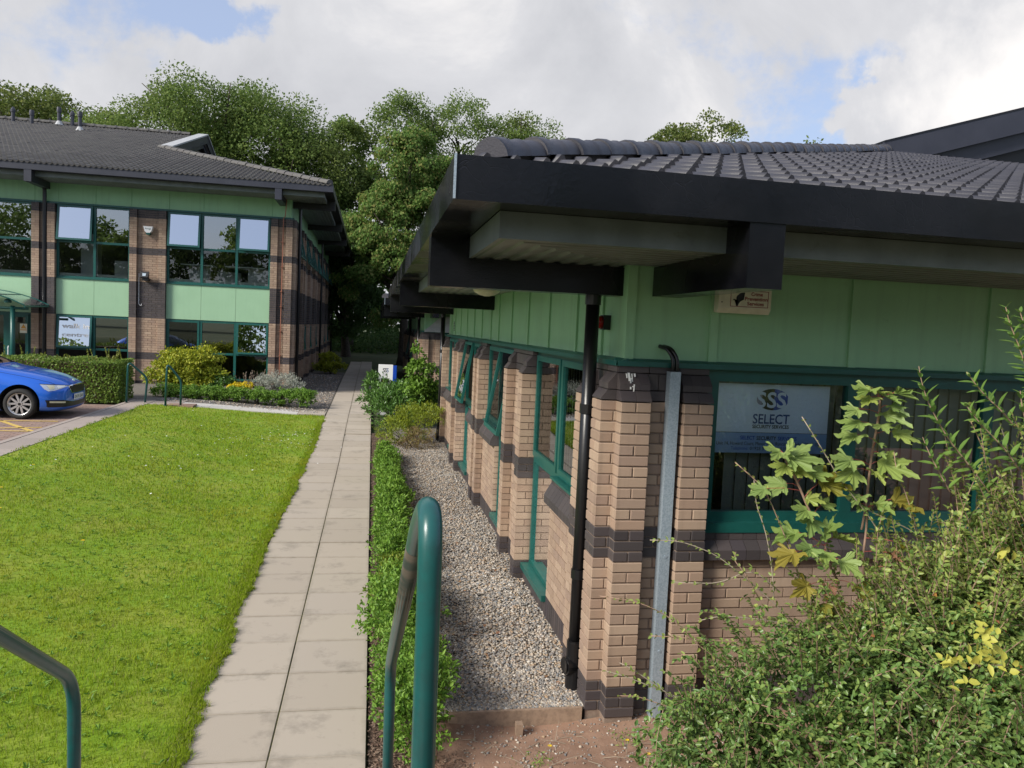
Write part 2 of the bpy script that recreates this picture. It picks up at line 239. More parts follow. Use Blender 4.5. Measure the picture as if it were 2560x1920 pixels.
# ------------------------------------------------------------------ helpers
def wloc(o):
    v = Vector(o.location)
    while o.parent: o = o.parent; v += o.location
    return v
def thing(name, label, cat, loc=(0, 0, 0), group=None):
    o = bpy.data.objects.new(name, None); COL.objects.link(o); o.location = loc; o['label'] = label; o['category'] = cat
    if group: o['group'] = group
    o.empty_display_size = .2
    return o
def tag(o, label, cat, group=None):
    o['label'] = label; o['category'] = cat
    if group: o['group'] = group
    return o
def link(name, me, parent=None, loc=None):
    o = bpy.data.objects.new(name, me); COL.objects.link(o)
    if parent: o.parent = parent
    if loc is not None: o.location = loc
    return o
class MB:
    def __init__(s): s.v = []; s.f = []; s.m = []
    def add(s, vs, fs, mi=0):
        n = len(s.v); s.v += [tuple(v) for v in vs]; s.f += [tuple(i+n for i in f) for f in fs]; s.m += [mi]*len(fs); return s
    def box(s, x0, x1, y0, y1, z0, z1, mi=0):
        return s.add([(x0, y0, z0), (x1, y0, z0), (x1, y1, z0), (x0, y1, z0), (x0, y0, z1), (x1, y0, z1), (x1, y1, z1), (x0, y1, z1)],
                     [(0, 3, 2, 1), (4, 5, 6, 7), (0, 1, 5, 4), (1, 2, 6, 5), (2, 3, 7, 6), (3, 0, 4, 7)], mi)
    def quad(s, *p, mi=0): return s.add(p, [tuple(range(len(p)))], mi)
    def prism(s, a, b, mi=0):
        n = len(a); fs = [tuple(range(n))[::-1], tuple(range(n, 2*n))]+[(i, (i+1) % n, n+(i+1) % n, n+i) for i in range(n)]
        return s.add(list(a)+list(b), fs, mi)
    def tube(s, pts, r, n=8, mi=0, caps=True):
        pts = [Vector(p) for p in pts]; rs = r if isinstance(r, (list, tuple)) else [r]*len(pts)
        b = len(s.v); pn = None; vs = []
        for i, p in enumerate(pts):
            t = (pts[min(i+1, len(pts)-1)]-pts[max(i-1, 0)]).normalized()
            if pn is None: pn = t.orthogonal().normalized()
            pn = (pn-t*pn.dot(t)).normalized(); bn = t.cross(pn)
            for k in range(n): a = 2*PI*k/n; vs.append(p+(pn*math.cos(a)+bn*math.sin(a))*rs[i])
        fs = [(i*n+k, i*n+(k+1) % n, (i+1)*n+(k+1) % n, (i+1)*n+k) for i in range(len(pts)-1) for k in range(n)]
        if caps: fs += [tuple(range(n))[::-1], tuple(range((len(pts)-1)*n, len(pts)*n))]
        return s.add(vs, fs, mi)
    def build(s, name, mats, parent=None, smooth=False, **props):
        off = wloc(parent) if parent else Vector((0, 0, 0))
        me = bpy.data.meshes.new(name); me.from_pydata([(x-off.x, y-off.y, z-off.z) for x, y, z in s.v], [], s.f)
        for m in (mats if isinstance(mats, (list, tuple)) else [mats]): me.materials.append(M[m] if isinstance(m, str) else m)
        if any(s.m): me.polygons.foreach_set('material_index', s.m)
        if smooth: me.polygons.foreach_set('use_smooth', [True]*len(me.polygons))
        me.update(); o = link(name, me, parent)
        for k, v in props.items(): o[k] = v
        return o
def fillet(pts, r, n=5):
    pts = [Vector(p) for p in pts]; out = [pts[0]]
    for i in range(1, len(pts)-1):
        a, b, c = pts[i-1], pts[i], pts[i+1]; d1 = (a-b).normalized(); d2 = (c-b).normalized(); k = min(r, (a-b).length*.45, (c-b).length*.45)
        p, q = b+d1*k, b+d2*k
        for j in range(n+1): t = j/n; out.append(p*(1-t)**2+b*2*t*(1-t)+q*t*t)
    return out+[pts[-1]]
def npmesh(name, V, F, mats, parent=None, midx=None, smooth=False, **props):
    """V (n,3), F (m,k) all faces of k corners"""
    off = wloc(parent) if parent else Vector((0, 0, 0))
    me = bpy.data.meshes.new(name); V = np.asarray(V, np.float32)-np.array(off, np.float32); F = np.asarray(F, np.int32); k = F.shape[1]
    me.vertices.add(len(V)); me.vertices.foreach_set('co', V.ravel()); me.loops.add(F.size); me.loops.foreach_set('vertex_index', F.ravel())
    me.polygons.add(len(F)); me.polygons.foreach_set('loop_start', np.arange(0, F.size, k, dtype=np.int32))
    for m in (mats if isinstance(mats, (list, tuple)) else [mats]): me.materials.append(M[m])
    if midx is not None: me.polygons.foreach_set('material_index', np.asarray(midx, np.int32))
    if smooth: me.polygons.foreach_set('use_smooth', np.ones(len(F), bool))
    me.update(calc_edges=True); o = link(name, me, parent)
    for a, b in props.items(): o[a] = b
    return o
def norm(a): return a/np.maximum(np.linalg.norm(a, axis=1, keepdims=True), 1e-9)
def leaves(P, D, Nn, ln, wd, fold=.25):
    """folded 6-corner leaves (2 quads each). P base, D axis, Nn leaf normal, ln/wd arrays"""
    n = len(P); D = norm(D); S = norm(np.cross(D, Nn)); U = np.cross(S, D); ln = np.broadcast_to(ln, (n,))[:, None]; wd = np.broadcast_to(wd, (n,))[:, None]
    b = P; t = P+D*ln-U*ln*.12
    l1 = P+D*ln*.32+S*wd*.5+U*wd*fold; l2 = P+D*ln*.72+S*wd*.38+U*wd*fold*.5; r1 = P+D*ln*.32-S*wd*.5+U*wd*fold; r2 = P+D*ln*.72-S*wd*.38+U*wd*fold*.5
    V = np.stack([b, r1, r2, t, l2, l1], 1).reshape(-1, 3); o = np.arange(n)[:, None]*6
    F = np.concatenate([o+np.array([[0, 1, 2, 3]]), o+np.array([[0, 3, 4, 5]])], 1).reshape(-1, 4)
    return V, F
def cards(P, D, Nn, ln, wd):
    n = len(P); D = norm(D); S = norm(np.cross(D, Nn)); ln = np.broadcast_to(ln, (n,))[:, None]; wd = np.broadcast_to(wd, (n,))[:, None]
    V = np.stack([P-D*ln*.5, P+S*wd*.5-D*ln*.05, P+D*ln*.5, P-S*wd*.5-D*ln*.05], 1).reshape(-1, 3); F = np.arange(n*4).reshape(-1, 4)
    return V, F
def rdir(n): return norm(RS.normal(size=(n, 3)))
def ss(a, b, x):
    t = np.clip((np.asarray(x, float)-a)/(b-a), 0, 1); return t*t*(3-2*t)
def g(x, y):
    """height of the ground"""
    x = np.asarray(x, float); y = np.asarray(y, float)
    zp = .22*ss(14, 22, y)+.18*ss(22, 34, y)+.22*ss(40, 52, y)+1.3*ss(52, 72, y)
    t = ss(-1.25, -5.6, x)
    z = zp+np.maximum(0, .45-zp)*t*ss(3, 11, y)
    return z+1.15*(1-ss(.6, 3.7, y))*1.0
def text_mesh(txt, size, bold=0, sx=1.0, shear=0, align='LEFT'):
    c = bpy.data.curves.new('t', 'FONT'); c.body = txt; c.size = size; c.offset = bold; c.align_x = align; c.resolution_u = 3; c.shear = shear
    o = bpy.data.objects.new('t', c); COL.objects.link(o); dg = bpy.context.evaluated_depsgraph_get(); me = bpy.data.meshes.new_from_object(o.evaluated_get(dg))
    bpy.data.objects.remove(o); bpy.data.curves.remove(c)
    if sx != 1: me.transform(Matrix.Scale(sx, 4, (1, 0, 0)))
    return me
def put_text(txt, x0, x1, h, org, ux, uz, material, parent, name='lettering', bold=0, shear=0):
    """flat print: cap height h, stretched to run from x0 to x1 along ux from org (world)"""
    me = text_mesh(txt, h*1.38, bold*h, 1, shear); xs = [v.co.x for v in me.vertices]; a, b = min(xs), max(xs); k = (x1-x0)/(b-a)
    ux, uz = Vector(ux), Vector(uz); off = wloc(parent); org = Vector(org)
    for v in me.vertices:
        p = org+ux*(x0+(v.co.x-a)*k)+uz*v.co.y; v.co = p-off
    me.materials.append(M[material]); me.name = name
    return link(name, me, parent)

# chamfered box meshes shared by alike pieces
_cb = {}
def cbox(sx, sy, sz, m, b=.004, name='brick'):
    key = (round(sx, 3), round(sy, 3), round(sz, 3), m, b)
    if key in _cb: return _cb[key]
    h = (key[0]/2, key[1]/2, key[2]/2); v = []; ix = {}
    for cx in (-1, 1):
        for cy_ in (-1, 1):
            for cz in (-1, 1):
                for a in range(3):
                    p = [cx*(h[0]-b), cy_*(h[1]-b), cz*(h[2]-b)]; p[a] = (cx, cy_, cz)[a]*h[a]; ix[(cx, cy_, cz, a)] = len(v); v.append(tuple(p))
    f = []
    for a in range(3):
        o1, o2 = (a+1) % 3, (a+2) % 3
        for s_ in (-1, 1):
            q = []
            for u, w in ((-1, -1), (1, -1), (1, 1), (-1, 1)):
                c = [0, 0, 0]; c[a] = s_; c[o1] = u; c[o2] = w; q.append(ix[(*c, a)])
            f.append(tuple(q if s_ > 0 else q[::-1]))
    for a in range(3):
        o1, o2 = (a+1) % 3, (a+2) % 3
        for u in (-1, 1):
            for w in (-1, 1):
                q = []
                for s_, k in ((-1, o1), (-1, o2), (1, o2), (1, o1)):
                    c = [0, 0, 0]; c[a] = s_; c[o1] = u; c[o2] = w; q.append(ix[(*c, k)])
                f.append(tuple(q))
    for cx in (-1, 1):
        for cy_ in (-1, 1):
            for cz in (-1, 1): f.append(tuple(ix[(cx, cy_, cz, a)] for a in range(3)))
    me = bpy.data.meshes.new(name); me.from_pydata(v, [], f); me.materials.append(M[m]); me.update()
    bm = bmesh.new(); bm.from_mesh(me); bmesh.ops.recalc_face_normals(bm, faces=bm.faces); bm.to_mesh(me); bm.free()
    _cb[key] = me; return me
class Pieces:
    """alike boxes (bricks, pavers): the nearest `cap` become objects, the rest one stuff part"""
    def __init__(s, parent, name, stuff): s.p = parent; s.n = name; s.st = stuff; s.b = []
    def add(s, x0, x1, y0, y1, z0, z1, m, vis=1): s.b.append((min(x0, x1), max(x0, x1), min(y0, y1), max(y0, y1), z0, z1, m, vis))
    def finish(s, cap=300, bev=.004):
        def d(q): return ((q[0]+q[1])/2-EYE.x)**2+((q[2]+q[3])/2-EYE.y)**2+((q[4]+q[5])/2-EYE.z)**2
        q = sorted(s.b, key=lambda r: (-r[7], d(r))); off = wloc(s.p)
        for r in q[:cap]:
            c = Vector(((r[0]+r[1])/2, (r[2]+r[3])/2, (r[4]+r[5])/2))+Vector((0, 0, 0)); j = Vector((random.uniform(-.0015, .0015), random.uniform(-.0015, .0015), random.uniform(-.001, .001)))
            link(s.n, cbox(r[1]-r[0], r[3]-r[2], r[5]-r[4], r[6], bev, s.n), s.p, c+j-off)
        if q[cap:]:
            ms = sorted(set(r[6] for r in q[cap:])); mb = MB()
            for r in q[cap:]: mb.box(*r[:6], mi=ms.index(r[6]))
            mb.build(s.st, ms, s.p, kind='stuff')
class Face:
    """a facade: u runs along it, n is distance out of the cladding plane"""
    def __init__(s, ax, plane, out): s.ax = ax; s.pl = plane; s.o = out
    def pt(s, u, n, z): return (u, s.pl+s.o*n, z) if s.ax == 'x' else (s.pl+s.o*n, u, z)
    def rng(s, u0, u1, n0, n1):
        a, b = s.pl+s.o*n0, s.pl+s.o*n1; a, b = min(a, b), max(a, b)
        return (u0, u1, a, b) if s.ax == 'x' else (a, b, u0, u1)
    def box(s, mb, u0, u1, n0, n1, z0, z1, mi=0): mb.box(*s.rng(u0, u1, n0, n1), z0, z1, mi)
    def prism(s, mb, prof, u0, u1, mi=0): mb.prism([s.pt(u0, n, z) for n, z in prof], [s.pt(u1, n, z) for n, z in prof], mi)
    def brick(s, P, u0, u1, n0, n1, z0, z1, m, vis=1): P.add(*s.rng(u0, u1, n0, n1), z0, z1, m, vis)

# ------------------------------------------------------------------ ground and paths
def sheet(name, xs, ys, fn, m, **props):
    X, Y = np.meshgrid(xs, ys); Z = fn(X, Y); V = np.stack([X, Y, Z], -1).reshape(-1, 3); nx = len(xs); a = np.arange(len(ys)-1)[:, None]*nx+np.arange(nx-1)[None]
    F = np.stack([a, a+1, a+nx+1, a+nx], -1).reshape(-1, 4); return npmesh(name, V, F, m, smooth=True, **props)
sheet('ground', np.concatenate([np.linspace(-400, -30, 8), np.linspace(-28, 28, 80), np.linspace(30, 400, 8)]), np.concatenate([np.linspace(-400, -24, 8), np.linspace(-20, 80, 150), np.linspace(90, 600, 8)]), lambda x, y: g(x, y)-.075, 'ground', kind='structure')
LX0, LX1 = -5.5, -1.17
sheet('lawn', np.linspace(LX0, LX1+.005, 40), np.linspace(4.02, 20.9, 120), lambda x, y: g(x, y)-.004-.02*ss(LX1-.05, LX1, x), 'lawn', kind='structure')
PX = .0525; Y0 = 4.745
path = bpy.data.objects.new('footpath', None); COL.objects.link(path); path['kind'] = 'structure'
def slab(parent, x0, x1, y0, y1, zt, m, t=.05, ry=0):
    me = cbox(round(x1-x0, 2), y1-y0, t, m, .0025, 'paving_slab'); o = link('paving_slab', me, parent, (((x0+x1)/2, (y0+y1)/2, zt-t/2)))
    o.rotation_euler = (random.uniform(-.003, .003)+ry, random.uniform(-.003, .003), random.uniform(-.002, .002)); return o
for k in range(-2, 67):
    y0 = Y0+.6*k
    for c in (0, 1):
        jit = .31 if k > 21 and c == 0 else 0; ext = .31 if k == 21 and c == 0 else 0; cut = -.006*random.random()
        a = y0+jit; zt = float(g(-.5, a+.3))
        if k < 0: zt = 0.0
        sl_ = math.atan2(float(g(-.5, a+.6)-g(-.5, a)), .6) if k > 10 else 0
        for q0, q1 in (((a, a+.6),) if not ext else ((a, a+.6), (a+.6, a+.6+ext))):
            slab(path, PX-.6*(c+1)+.003+random.uniform(0, .003), PX-.6*c-.003-random.uniform(0, .003), q0+.004, q1-.004+cut, zt+random.uniform(-.003, .003), 'slab', ry=sl_)
sheet('path_bed', np.linspace(PX-1.2, PX, 3), np.linspace(3.5, 45.3, 90), lambda x, y: np.where(y < 4.5, 0, g(-.5+0*x, y))-.022, 'moss', kind='structure')
MB().box(-3.2, PX-1.21, 3.4, 4.0, -.06, -.001).build('landing_pavement', 'slab', kind='structure')
st = bpy.data.objects.new('steps', None); COL.objects.link(st); st['kind'] = 'structure'
for i in range(6):
    MB().box(PX-1.2, PX+.02, .4+.53*i-.53*0, .4+.53*(i+1), -.1, 1.15-.19*i-.0).build('step', 'slab', st)
MB().box(PX-.606, PX-.594, 3.9, 12, -.02, -.006).build('joint_moss', 'mossline', path)
# crossing path
cp = bpy.data.objects.new('crossing_path', None); COL.objects.link(cp); cp['kind'] = 'structure'
xs = np.linspace(-4.75, PX-1.215, 6)
for i in range(5):
    a, b = xs[i]+.004, xs[i+1]-.004
    lo = lambda x: 20.45+.14*(x+4.75); hi = lambda x: 21.2+.2*(x+4.75)
    q = [(a, lo(a)), (b, lo(b)), (b, hi(b)), (a, hi(a))]
    MB().prism([(x, y, float(g(x, 21.2))-.04) for x, y in q], [(x, y, float(g(x, 21.2))+.012) for x, y in q]).build('paving_slab', 'slab2' if i < 4 else 'slab', cp)
# kerb-side slabs and car park
ks = bpy.data.objects.new('pavement', None); COL.objects.link(ks); ks['kind'] = 'structure'
for k in range(20):
    y = 9+.62*k; slab(ks, -5.95, -5.47, y, y+.61, .455, 'slab3')
MB().box(-6.06, -5.955, 8.9, 21.4, .3, .462).build('kerb', 'slab3', ks)
MB().box(-5.5, -4.75, 20.45, 21.6, .3, .447).build('paving_slab', 'slab3', ks)
carpark = MB().box(-40, -6.06, 4, 20.45, .2, .408).build('car_park', 'asphalt', kind='structure')
PV = Pieces(carpark, 'block_paver', 'block_pavers')
for i, x in enumerate(np.arange(-9.9, -6.16, .204)):
    for j, y in enumerate(np.arange(12.2, 20.3, .104)):
        o_ = .1 if j % 2 else 0
        vis = 1 if (y < 17.2 or x > -6.9) and x > -.47*y else 0
        PV.add(x-o_, x-o_+.2, y, y+.1, .40, .42+random.uniform(-.0015, .0015), 'paver', vis)
PV.finish(300, .003)
mk = bpy.data.objects.new('bay_markings', None); COL.objects.link(mk); mk['kind'] = 'structure'
for a, b, w in (((-9.6, 15.0), (-6.2, 16.1), .09), ((-9.8, 16.75), (-6.25, 17.02), .09), ((-7.3, 16.95), (-6.15, 15.55), .1), ((-9.6, 15.55), (-6.2, 15.55), .09)):
    a, b = Vector((*a, .4265)), Vector((*b, .4265)); d = (b-a).normalized(); s_ = Vector((-d.y, d.x, 0))*w/2
    MB().quad(a-s_, b-s_, b+s_, a+s_).build('painted_line', 'yellow', mk)
# beds and gravel
sheet('planting_bed', np.linspace(PX+.01, .62, 6), np.linspace(3.6, 18.5, 60), lambda x, y: np.maximum(g(x, y), 0)-.028, 'mulch', kind='structure')
def soilz(x, y): return -.012+.03*np.sin(x*4)*np.cos(y*5)+.5*ss(.9, 3.2, x)*ss(5.0, 3.0, y)+.75*(1-ss(.6, 4.2, y))
sheet('soil_bank', np.linspace(.35, 9, 70), np.linspace(.3, 5.07, 50), soilz, 'soil', kind='structure')
sheet('gravel_strip', np.linspace(.56, 1.79, 10), np.linspace(5.1, 19.5, 40), lambda x, y: .045+0*x+g(0*x, y)*.8, 'gravelbase', kind='structure')
sheet('gravel_border', np.linspace(-16, -1.16, 40), np.linspace(21.2, 36, 50), lambda x, y: g(x, y)+.004, 'gravelbase', kind='structure')
def stones(name, P, r, m, parent=None):
    oc = np.array([(1, 0, 0), (-1, 0, 0), (0, 1, 0), (0, -1, 0), (0, 0, 1), (0, 0, -1)], float); of = np.array([(0, 2, 4), (2, 1, 4), (1, 3, 4), (3, 0, 4), (2, 0, 5), (1, 2, 5), (3, 1, 5), (0, 3, 5)])
    n = len(P); sc_ = np.stack([RS.uniform(.8, 1.5, n), RS.uniform(.6, 1.1, n), RS.uniform(.4, .75, n)], 1)*r[:, None]; th = RS.uniform(0, PI*2, n); c, s_ = np.cos(th), np.sin(th)
    v = oc[None]*sc_[:, None]*RS.uniform(.75, 1.2, (n, 6, 1)); x = v[..., 0]*c[:, None]-v[..., 1]*s_[:, None]; y = v[..., 0]*s_[:, None]+v[..., 1]*c[:, None]
    V = np.stack([x, y, v[..., 2]], -1)+P[:, None]; F = (np.arange(n)[:, None, None]*6+of[None]).reshape(-1, 3)
    return npmesh(name, V.reshape(-1, 3), F, m, parent, smooth=False, kind='stuff')
n = 46000; yy = 5.12+(17.5-5.12)*RS.uniform(0, 1, n)**1.9; xx = RS.uniform(.48, 1.72, n); k = (xx > .5+.03*(yy-5)*0)
stones('gravel', np.stack([xx, yy, .05+RS.uniform(0, .018, n)+g(0*xx, yy)*.8], 1)[k], RS.uniform(.009, .0195, n)[k], 'pebble')
n = 9000; xx = RS.uniform(-5.4, -1.2, n); yy = RS.uniform(21.3, 34, n); k = ((yy < 22.05) | (xx > -2.55))
stones('border_gravel', np.stack([xx, yy, g(xx, yy)+.015], 1)[k], RS.uniform(.015, .03, n)[k], 'pebble')
n = 1500; xx = .65+RS.uniform(0, 1.9, n); yy = 3.8+RS.uniform(0, 1, n)**.6*1.27
stones('soil_pebbles', np.stack([xx, yy, soilz(xx, yy)+.003], 1), .004+.012*RS.uniform(0, 1, n)**4, 'pebble')
n = 6500; xx = np.concatenate([RS.uniform(.06, .20, n*2//3), RS.uniform(.1, .7, n-n*2//3)]); yy = np.concatenate([4.0+RS.uniform(0, 1, n*2//3)**1.6*14, RS.uniform(4.0, 5.0, n-n*2//3)])
V, F = cards(np.stack([xx, yy, np.maximum(g(xx, yy), 0)-.02+RS.uniform(0, .015, n)], 1), np.stack([RS.normal(size=n), RS.normal(size=n), RS.normal(size=n)*.25], 1), np.stack([RS.normal(size=n)*.4, RS.normal(size=n)*.4, np.ones(n)], 1), RS.uniform(.012, .04, n), RS.uniform(.006, .014, n))
npmesh('bark_chips', V, F, 'chip', kind='stuff')
MB().box(.60, 1.545, 5.065, 5.092, -.06, .075).build('gravel_board', 'timber')
tag(bpy.data.objects['gravel_board'], 'weathered timber board holding back the gravel strip at the bare soil', 'edging board')
MB().box(1.05, 1.095, 4.93, 4.985, -.04, .045).build('timber_peg', 'timber'); tag(bpy.data.objects['timber_peg'], 'short timber peg standing in the soil before the gravel board', 'peg')

# ------------------------------------------------------------------ buildings
CS = .074
def courses(z0, spec, cs=CS):
    out = []; z = z0
    for n, m in spec:
        for i in range(n): out.append((z, z+cs-.0095, m)); z += cs
    return out
def pillar(F, P, wall, u0, u1, cs, capz, vis=1, pn=.19, ends=True):
    """two projecting brick piers with a recess between, and a sloped dark cap"""
    top = cs[-1][1]
    for i, (a, b, m) in enumerate(cs):
        for p in (u0, u1-.215):
            if i % 2: F.brick(P, p, p+.1035, .0, pn, a, b, m, vis); F.brick(P, p+.1115, p+.215, .0, pn, a, b, m, vis)
            else: F.brick(P, p, p+.215, pn*.5+.004, pn, a, b, m, vis); F.brick(P, p, p+.215, .0, pn*.5-.004, a, b, m, vis)
        r0, r1 = u0+.215+.004, u1-.215-.004
        x = r0+(0 if i % 2 else -.11)
        while x < r1-.02:
            F.brick(P, max(x, r0), min(x+.215, r1), -.02, .085, a, b, m, vis); x += .224
    F.box(wall, u0+.007, u0+.208, -.1, pn-.009, cs[0][0]-.1, top, 0); F.box(wall, u1-.208, u1-.007, -.1, pn-.009, cs[0][0]-.1, top, 0); F.box(wall, u0+.05, u1-.05, -.12, .076, cs[0][0]-.1, top, 0)
    if capz:
        z0 = top+.0095; h = capz-z0; pr1 = [(pn, z0), (pn, z0+.008), (pn-.045, z0+.068), (-.02, z0+.068), (-.02, z0)]; pr2 = [(pn-.045, z0+.074), (pn-.045, z0+.115), (.085, z0+.185), (-.02, z0+.185), (-.02, z0+.074)]
        for p in (u0, u1-.215):
            for k in range(2): F.prism(P.cap, pr1, p+.1085*k, p+.1085*k+.1065)
            for k in range(3): F.prism(P.cap, pr2, p+.0722*k, p+.0722*k+.0706)
        r0, r1 = u0+.219, u1-.219; k = max(1, round((r1-r0)/.074))
        for j in range(k): F.prism(P.cap, [(.085, z0+.074), (.085, z0+.185), (-.02, z0+.185), (-.02, z0+.074)], r0+(r1-r0)*j/k+.002, r0+(r1-r0)*(j+1)/k-.002)
        F.prism(P.cap, [(.085, z0), (.085, z0+.066), (-.02, z0+.066), (-.02, z0)], r0, r1)
        x = u0
        while x < u1-.02: F.prism(P.cap, [(.085, z0+.192), (.085, capz-.004), (-.02, capz-.004), (-.02, z0+.192)], x+.002, min(x+.222, u1)-.002); x += .224
        F.box(wall, u0+.01, u1-.01, -.1, .03, top, capz, 1)
def frame_rect(F, mb, u0, u1, z0, z1, w, n0, n1, mull=(), trans=()):
    F.box(mb, u0, u0+w, n0, n1, z0, z1); F.box(mb, u1-w, u1, n0, n1, z0, z1); F.box(mb, u0+w, u1-w, n0, n1, z1-w, z1); F.box(mb, u0+w, u1-w, n0, n1, z0, z0+w)
    for m in mull: F.box(mb, m-w*.55, m+w*.55, n0-.001, n1+.001, z0+w, z1-w)
    for a, b, z in trans: F.box(mb, a, b, n0-.002, n1-.002, z-w*.5, z+w*.5)
def pane(F, parent, u0, u1, z0, z1, n, m='pane', tilt=0, w=.012):
    mb = MB(); t = math.tan(tilt)*(z1-z0)
    a = [F.pt(u0, n+t, z0), F.pt(u1, n+t, z0), F.pt(u1, n, z1), F.pt(u0, n, z1)]; mb.quad(*a); return mb.build('pane', m, parent)
def sash(F, parent, u0, u1, z0, z1, n, tilt, m='pane', w=.05, name='sash'):
    """a top-hung casement; tilt swings its foot outwards"""
    mb = MB(); h = z1-z0; c, s_ = math.cos(tilt), math.sin(tilt)
    def q(u, k, d): return F.pt(u, n+d*c+k*s_, z1-k*c+d*s_)     # k down the sash, d out of it
    def bx(ua, ub, ka, kb, da=0, db=.045):
        P_ = [q(ua, ka, da), q(ub, ka, da), q(ub, kb, da), q(ua, kb, da)]; Q_ = [q(ua, ka, db), q(ub, ka, db), q(ub, kb, db), q(ua, kb, db)]; mb.prism(P_, Q_)
    bx(u0, u0+w, 0, h); bx(u1-w, u1, 0, h); bx(u0+w, u1-w, 0, w); bx(u0+w, u1-w, h-w, h)
    o = mb.build(name, 'teal', parent)
    p = MB(); p.quad(q(u0+w*.9, w*.9, .022), q(u1-w*.9, w*.9, .022), q(u1-w*.9, h-w*.9, .022), q(u0+w*.9, h-w*.9, .022)); p.build('pane', m, parent)
    return o
SPEC = [(3, 'dark'), (12, 'buff'), (3, 'dark'), (12, 'buff')]
def low_panel(F, P, wall, u0, u1, zb, ztop, cs, vis=1):
    """brick apron under a window: soldier plinth, bond, and a sloped dark sill course"""
    x = u0+.004
    while x < u1-.03: F.brick(P, x, min(x+.066, u1-.003), -.02, .085, zb, zb+.215, 'dark', vis); x += .0745
    z = zb+.2235; i = 0
    while z+cs < ztop-.20:
        x = u0-(.112 if i % 2 else 0)
        while x < u1-.02:
            F.brick(P, max(x, u0+.003), min(x+.2155, u1-.003), -.02, .085, z, z+cs-.0095, 'buff', vis); x += .225
        z += cs; i += 1
    zt = z
    F.box(wall, u0+.01, u1-.01, -.1, .077, zb-.1, ztop-.06, 0)
    k = round((u1-u0)/.108)
    for j in range(k):
        a, b = u0+(u1-u0)*j/k+.002, u0+(u1-u0)*(j+1)/k-.002
        F.prism(P.cap, [(.08, zt), (.148, zt), (.148, zt+.07), (.085, ztop-.075), (-.02, ztop-.075), (-.02, zt)], a, b)
        F.prism(P.cap, [(.082, ztop-.072), (.082, ztop-.012), (-.02, ztop-.012), (-.02, ztop-.072)], a, b)
def finish_caps(P, parent, name='cap_brick', mt='dark'):
    """cap pieces: each prism (10 verts) a part"""
    v, f = P.cap.v, P.cap.f; off = wloc(parent); i = fi = 0; items = []
    while fi < len(f):
        n = len(f[fi]); vv = v[i:i+2*n]; ff = [tuple(k-i for k in q) for q in f[fi:fi+n+2]]; items.append((vv, ff)); i += 2*n; fi += n+2
    items.sort(key=lambda q: (Vector(q[0][0])-EYE).length); cache = {}
    for vv, ff in items[:290]:
        c = Vector(vv[0]); key = tuple(tuple(round(t, 3) for t in (Vector(p)-c)) for p in vv)
        if key not in cache:
            me = bpy.data.meshes.new(name); me.from_pydata([Vector(k) for k in key], [], ff); me.materials.append(M[mt]); me.update(); cache[key] = me
        link(name, cache[key], parent, c-off)
    if items[290:]:
        mb = MB()
        for vv, ff in items[290:]: mb.add(vv, ff)
        mb.build(name+'s', mt, parent, kind='stuff')
def eave(F, parent, u0, u1, beams, dz, mats, c0=True, c1=False, fas='black', bw=.2, butt=False):
    """fascia, hung soffit box with ribbed lining, L-shaped brackets. c0/c1: mitred corner at that end"""
    nf0, nf1 = 1.36, 1.39; e0 = (u0-(1.358 if butt else 1.39)) if c0 else u0; e1 = (u1+1.39) if c1 else u1
    mb = MB(); F.box(mb, e0, e1, nf0, nf1, 3.33+dz, 3.545+dz); mb.build('fascia', fas, parent)
    mb = MB(); F.box(mb, e0+(-.0 if butt else .032)*c0, e1-.03*c1, 1.12, nf0-.002, 3.335+dz+.001*butt, 3.35+dz); mb.build('eave_underboard', fas, parent)
    b0 = u0-(1.088 if butt else 1.115) if c0 else u0; b1 = u1+1.115 if c1 else u1
    mb = MB(); F.box(mb, b0, b1, 1.09, 1.115, 3.19+dz, 3.333+dz); mb.build('soffit_edge', 'soffit', parent)
    mb = MB(); per = .12; n = 0; prof = []
    while n < 1.09: prof += [(n, 3.205), (n+.045, 3.205), (n+.06, 3.192), (n+.105, 3.192)]; n += per
    prof = [(min(a, 1.09), b) for a, b in prof]
    for (a, za), (b, zb) in zip(prof[:-1], prof[1:]):
        s0a, s0b = (u0-a, u0-b) if c0 else (u0, u0); s1a, s1b = (u1+a, u1+b) if c1 else (u1, u1)
        mb.quad(F.pt(s0a, a, za+dz), F.pt(s1a, a, za+dz), F.pt(s1b, b, zb+dz), F.pt(s0b, b, zb+dz))
    mb.build('ribbed_soffit', 'soffit', parent)
    for b in beams:
        mb = MB(); F.box(mb, b, b+bw, -.02, 1.11, 2.99+dz, 3.192+dz); F.box(mb, b-.001, b+bw+.001, 1.11, 1.38, 2.988+dz, 3.334+dz); mb.build('eave_bracket', fas, parent)
def tile_mesh(w, l, rolls, h, seg, mt, th=.03):
    """interlocking roman tile: width along x, length up the slope along y"""
    xs, zs = [], []
    for r in range(rolls):
        p = w/rolls
        for k in range(seg):
            t = k/seg; xs.append(p*(r+t)); zs.append(h*max(0, math.sin(PI*(t-.62)/.38))**1.0 if t > .62 else -.5*h*math.sin(PI*t/.62))
    xs.append(w); zs.append(0); n = len(xs); v = []
    for y, dz_ in ((0, .006), (l, -.026)):
        v += [(x, y, z+dz_+.02) for x, z in zip(xs, zs)]
    v += [(x, 0, z+.02-th) for x, z in zip(xs, zs)]
    f = [(k, k+1, n+k+1, n+k) for k in range(n-1)]+[(2*n+k, 2*n+k+1, k+1, k) for k in range(n-1)]
    me = bpy.data.meshes.new('roof_tile'); me.from_pydata(v, [], f); me.materials.append(M[mt]); me.update()
    me.polygons.foreach_set('use_smooth', [i < n-1 for i in range(len(f))]); return me
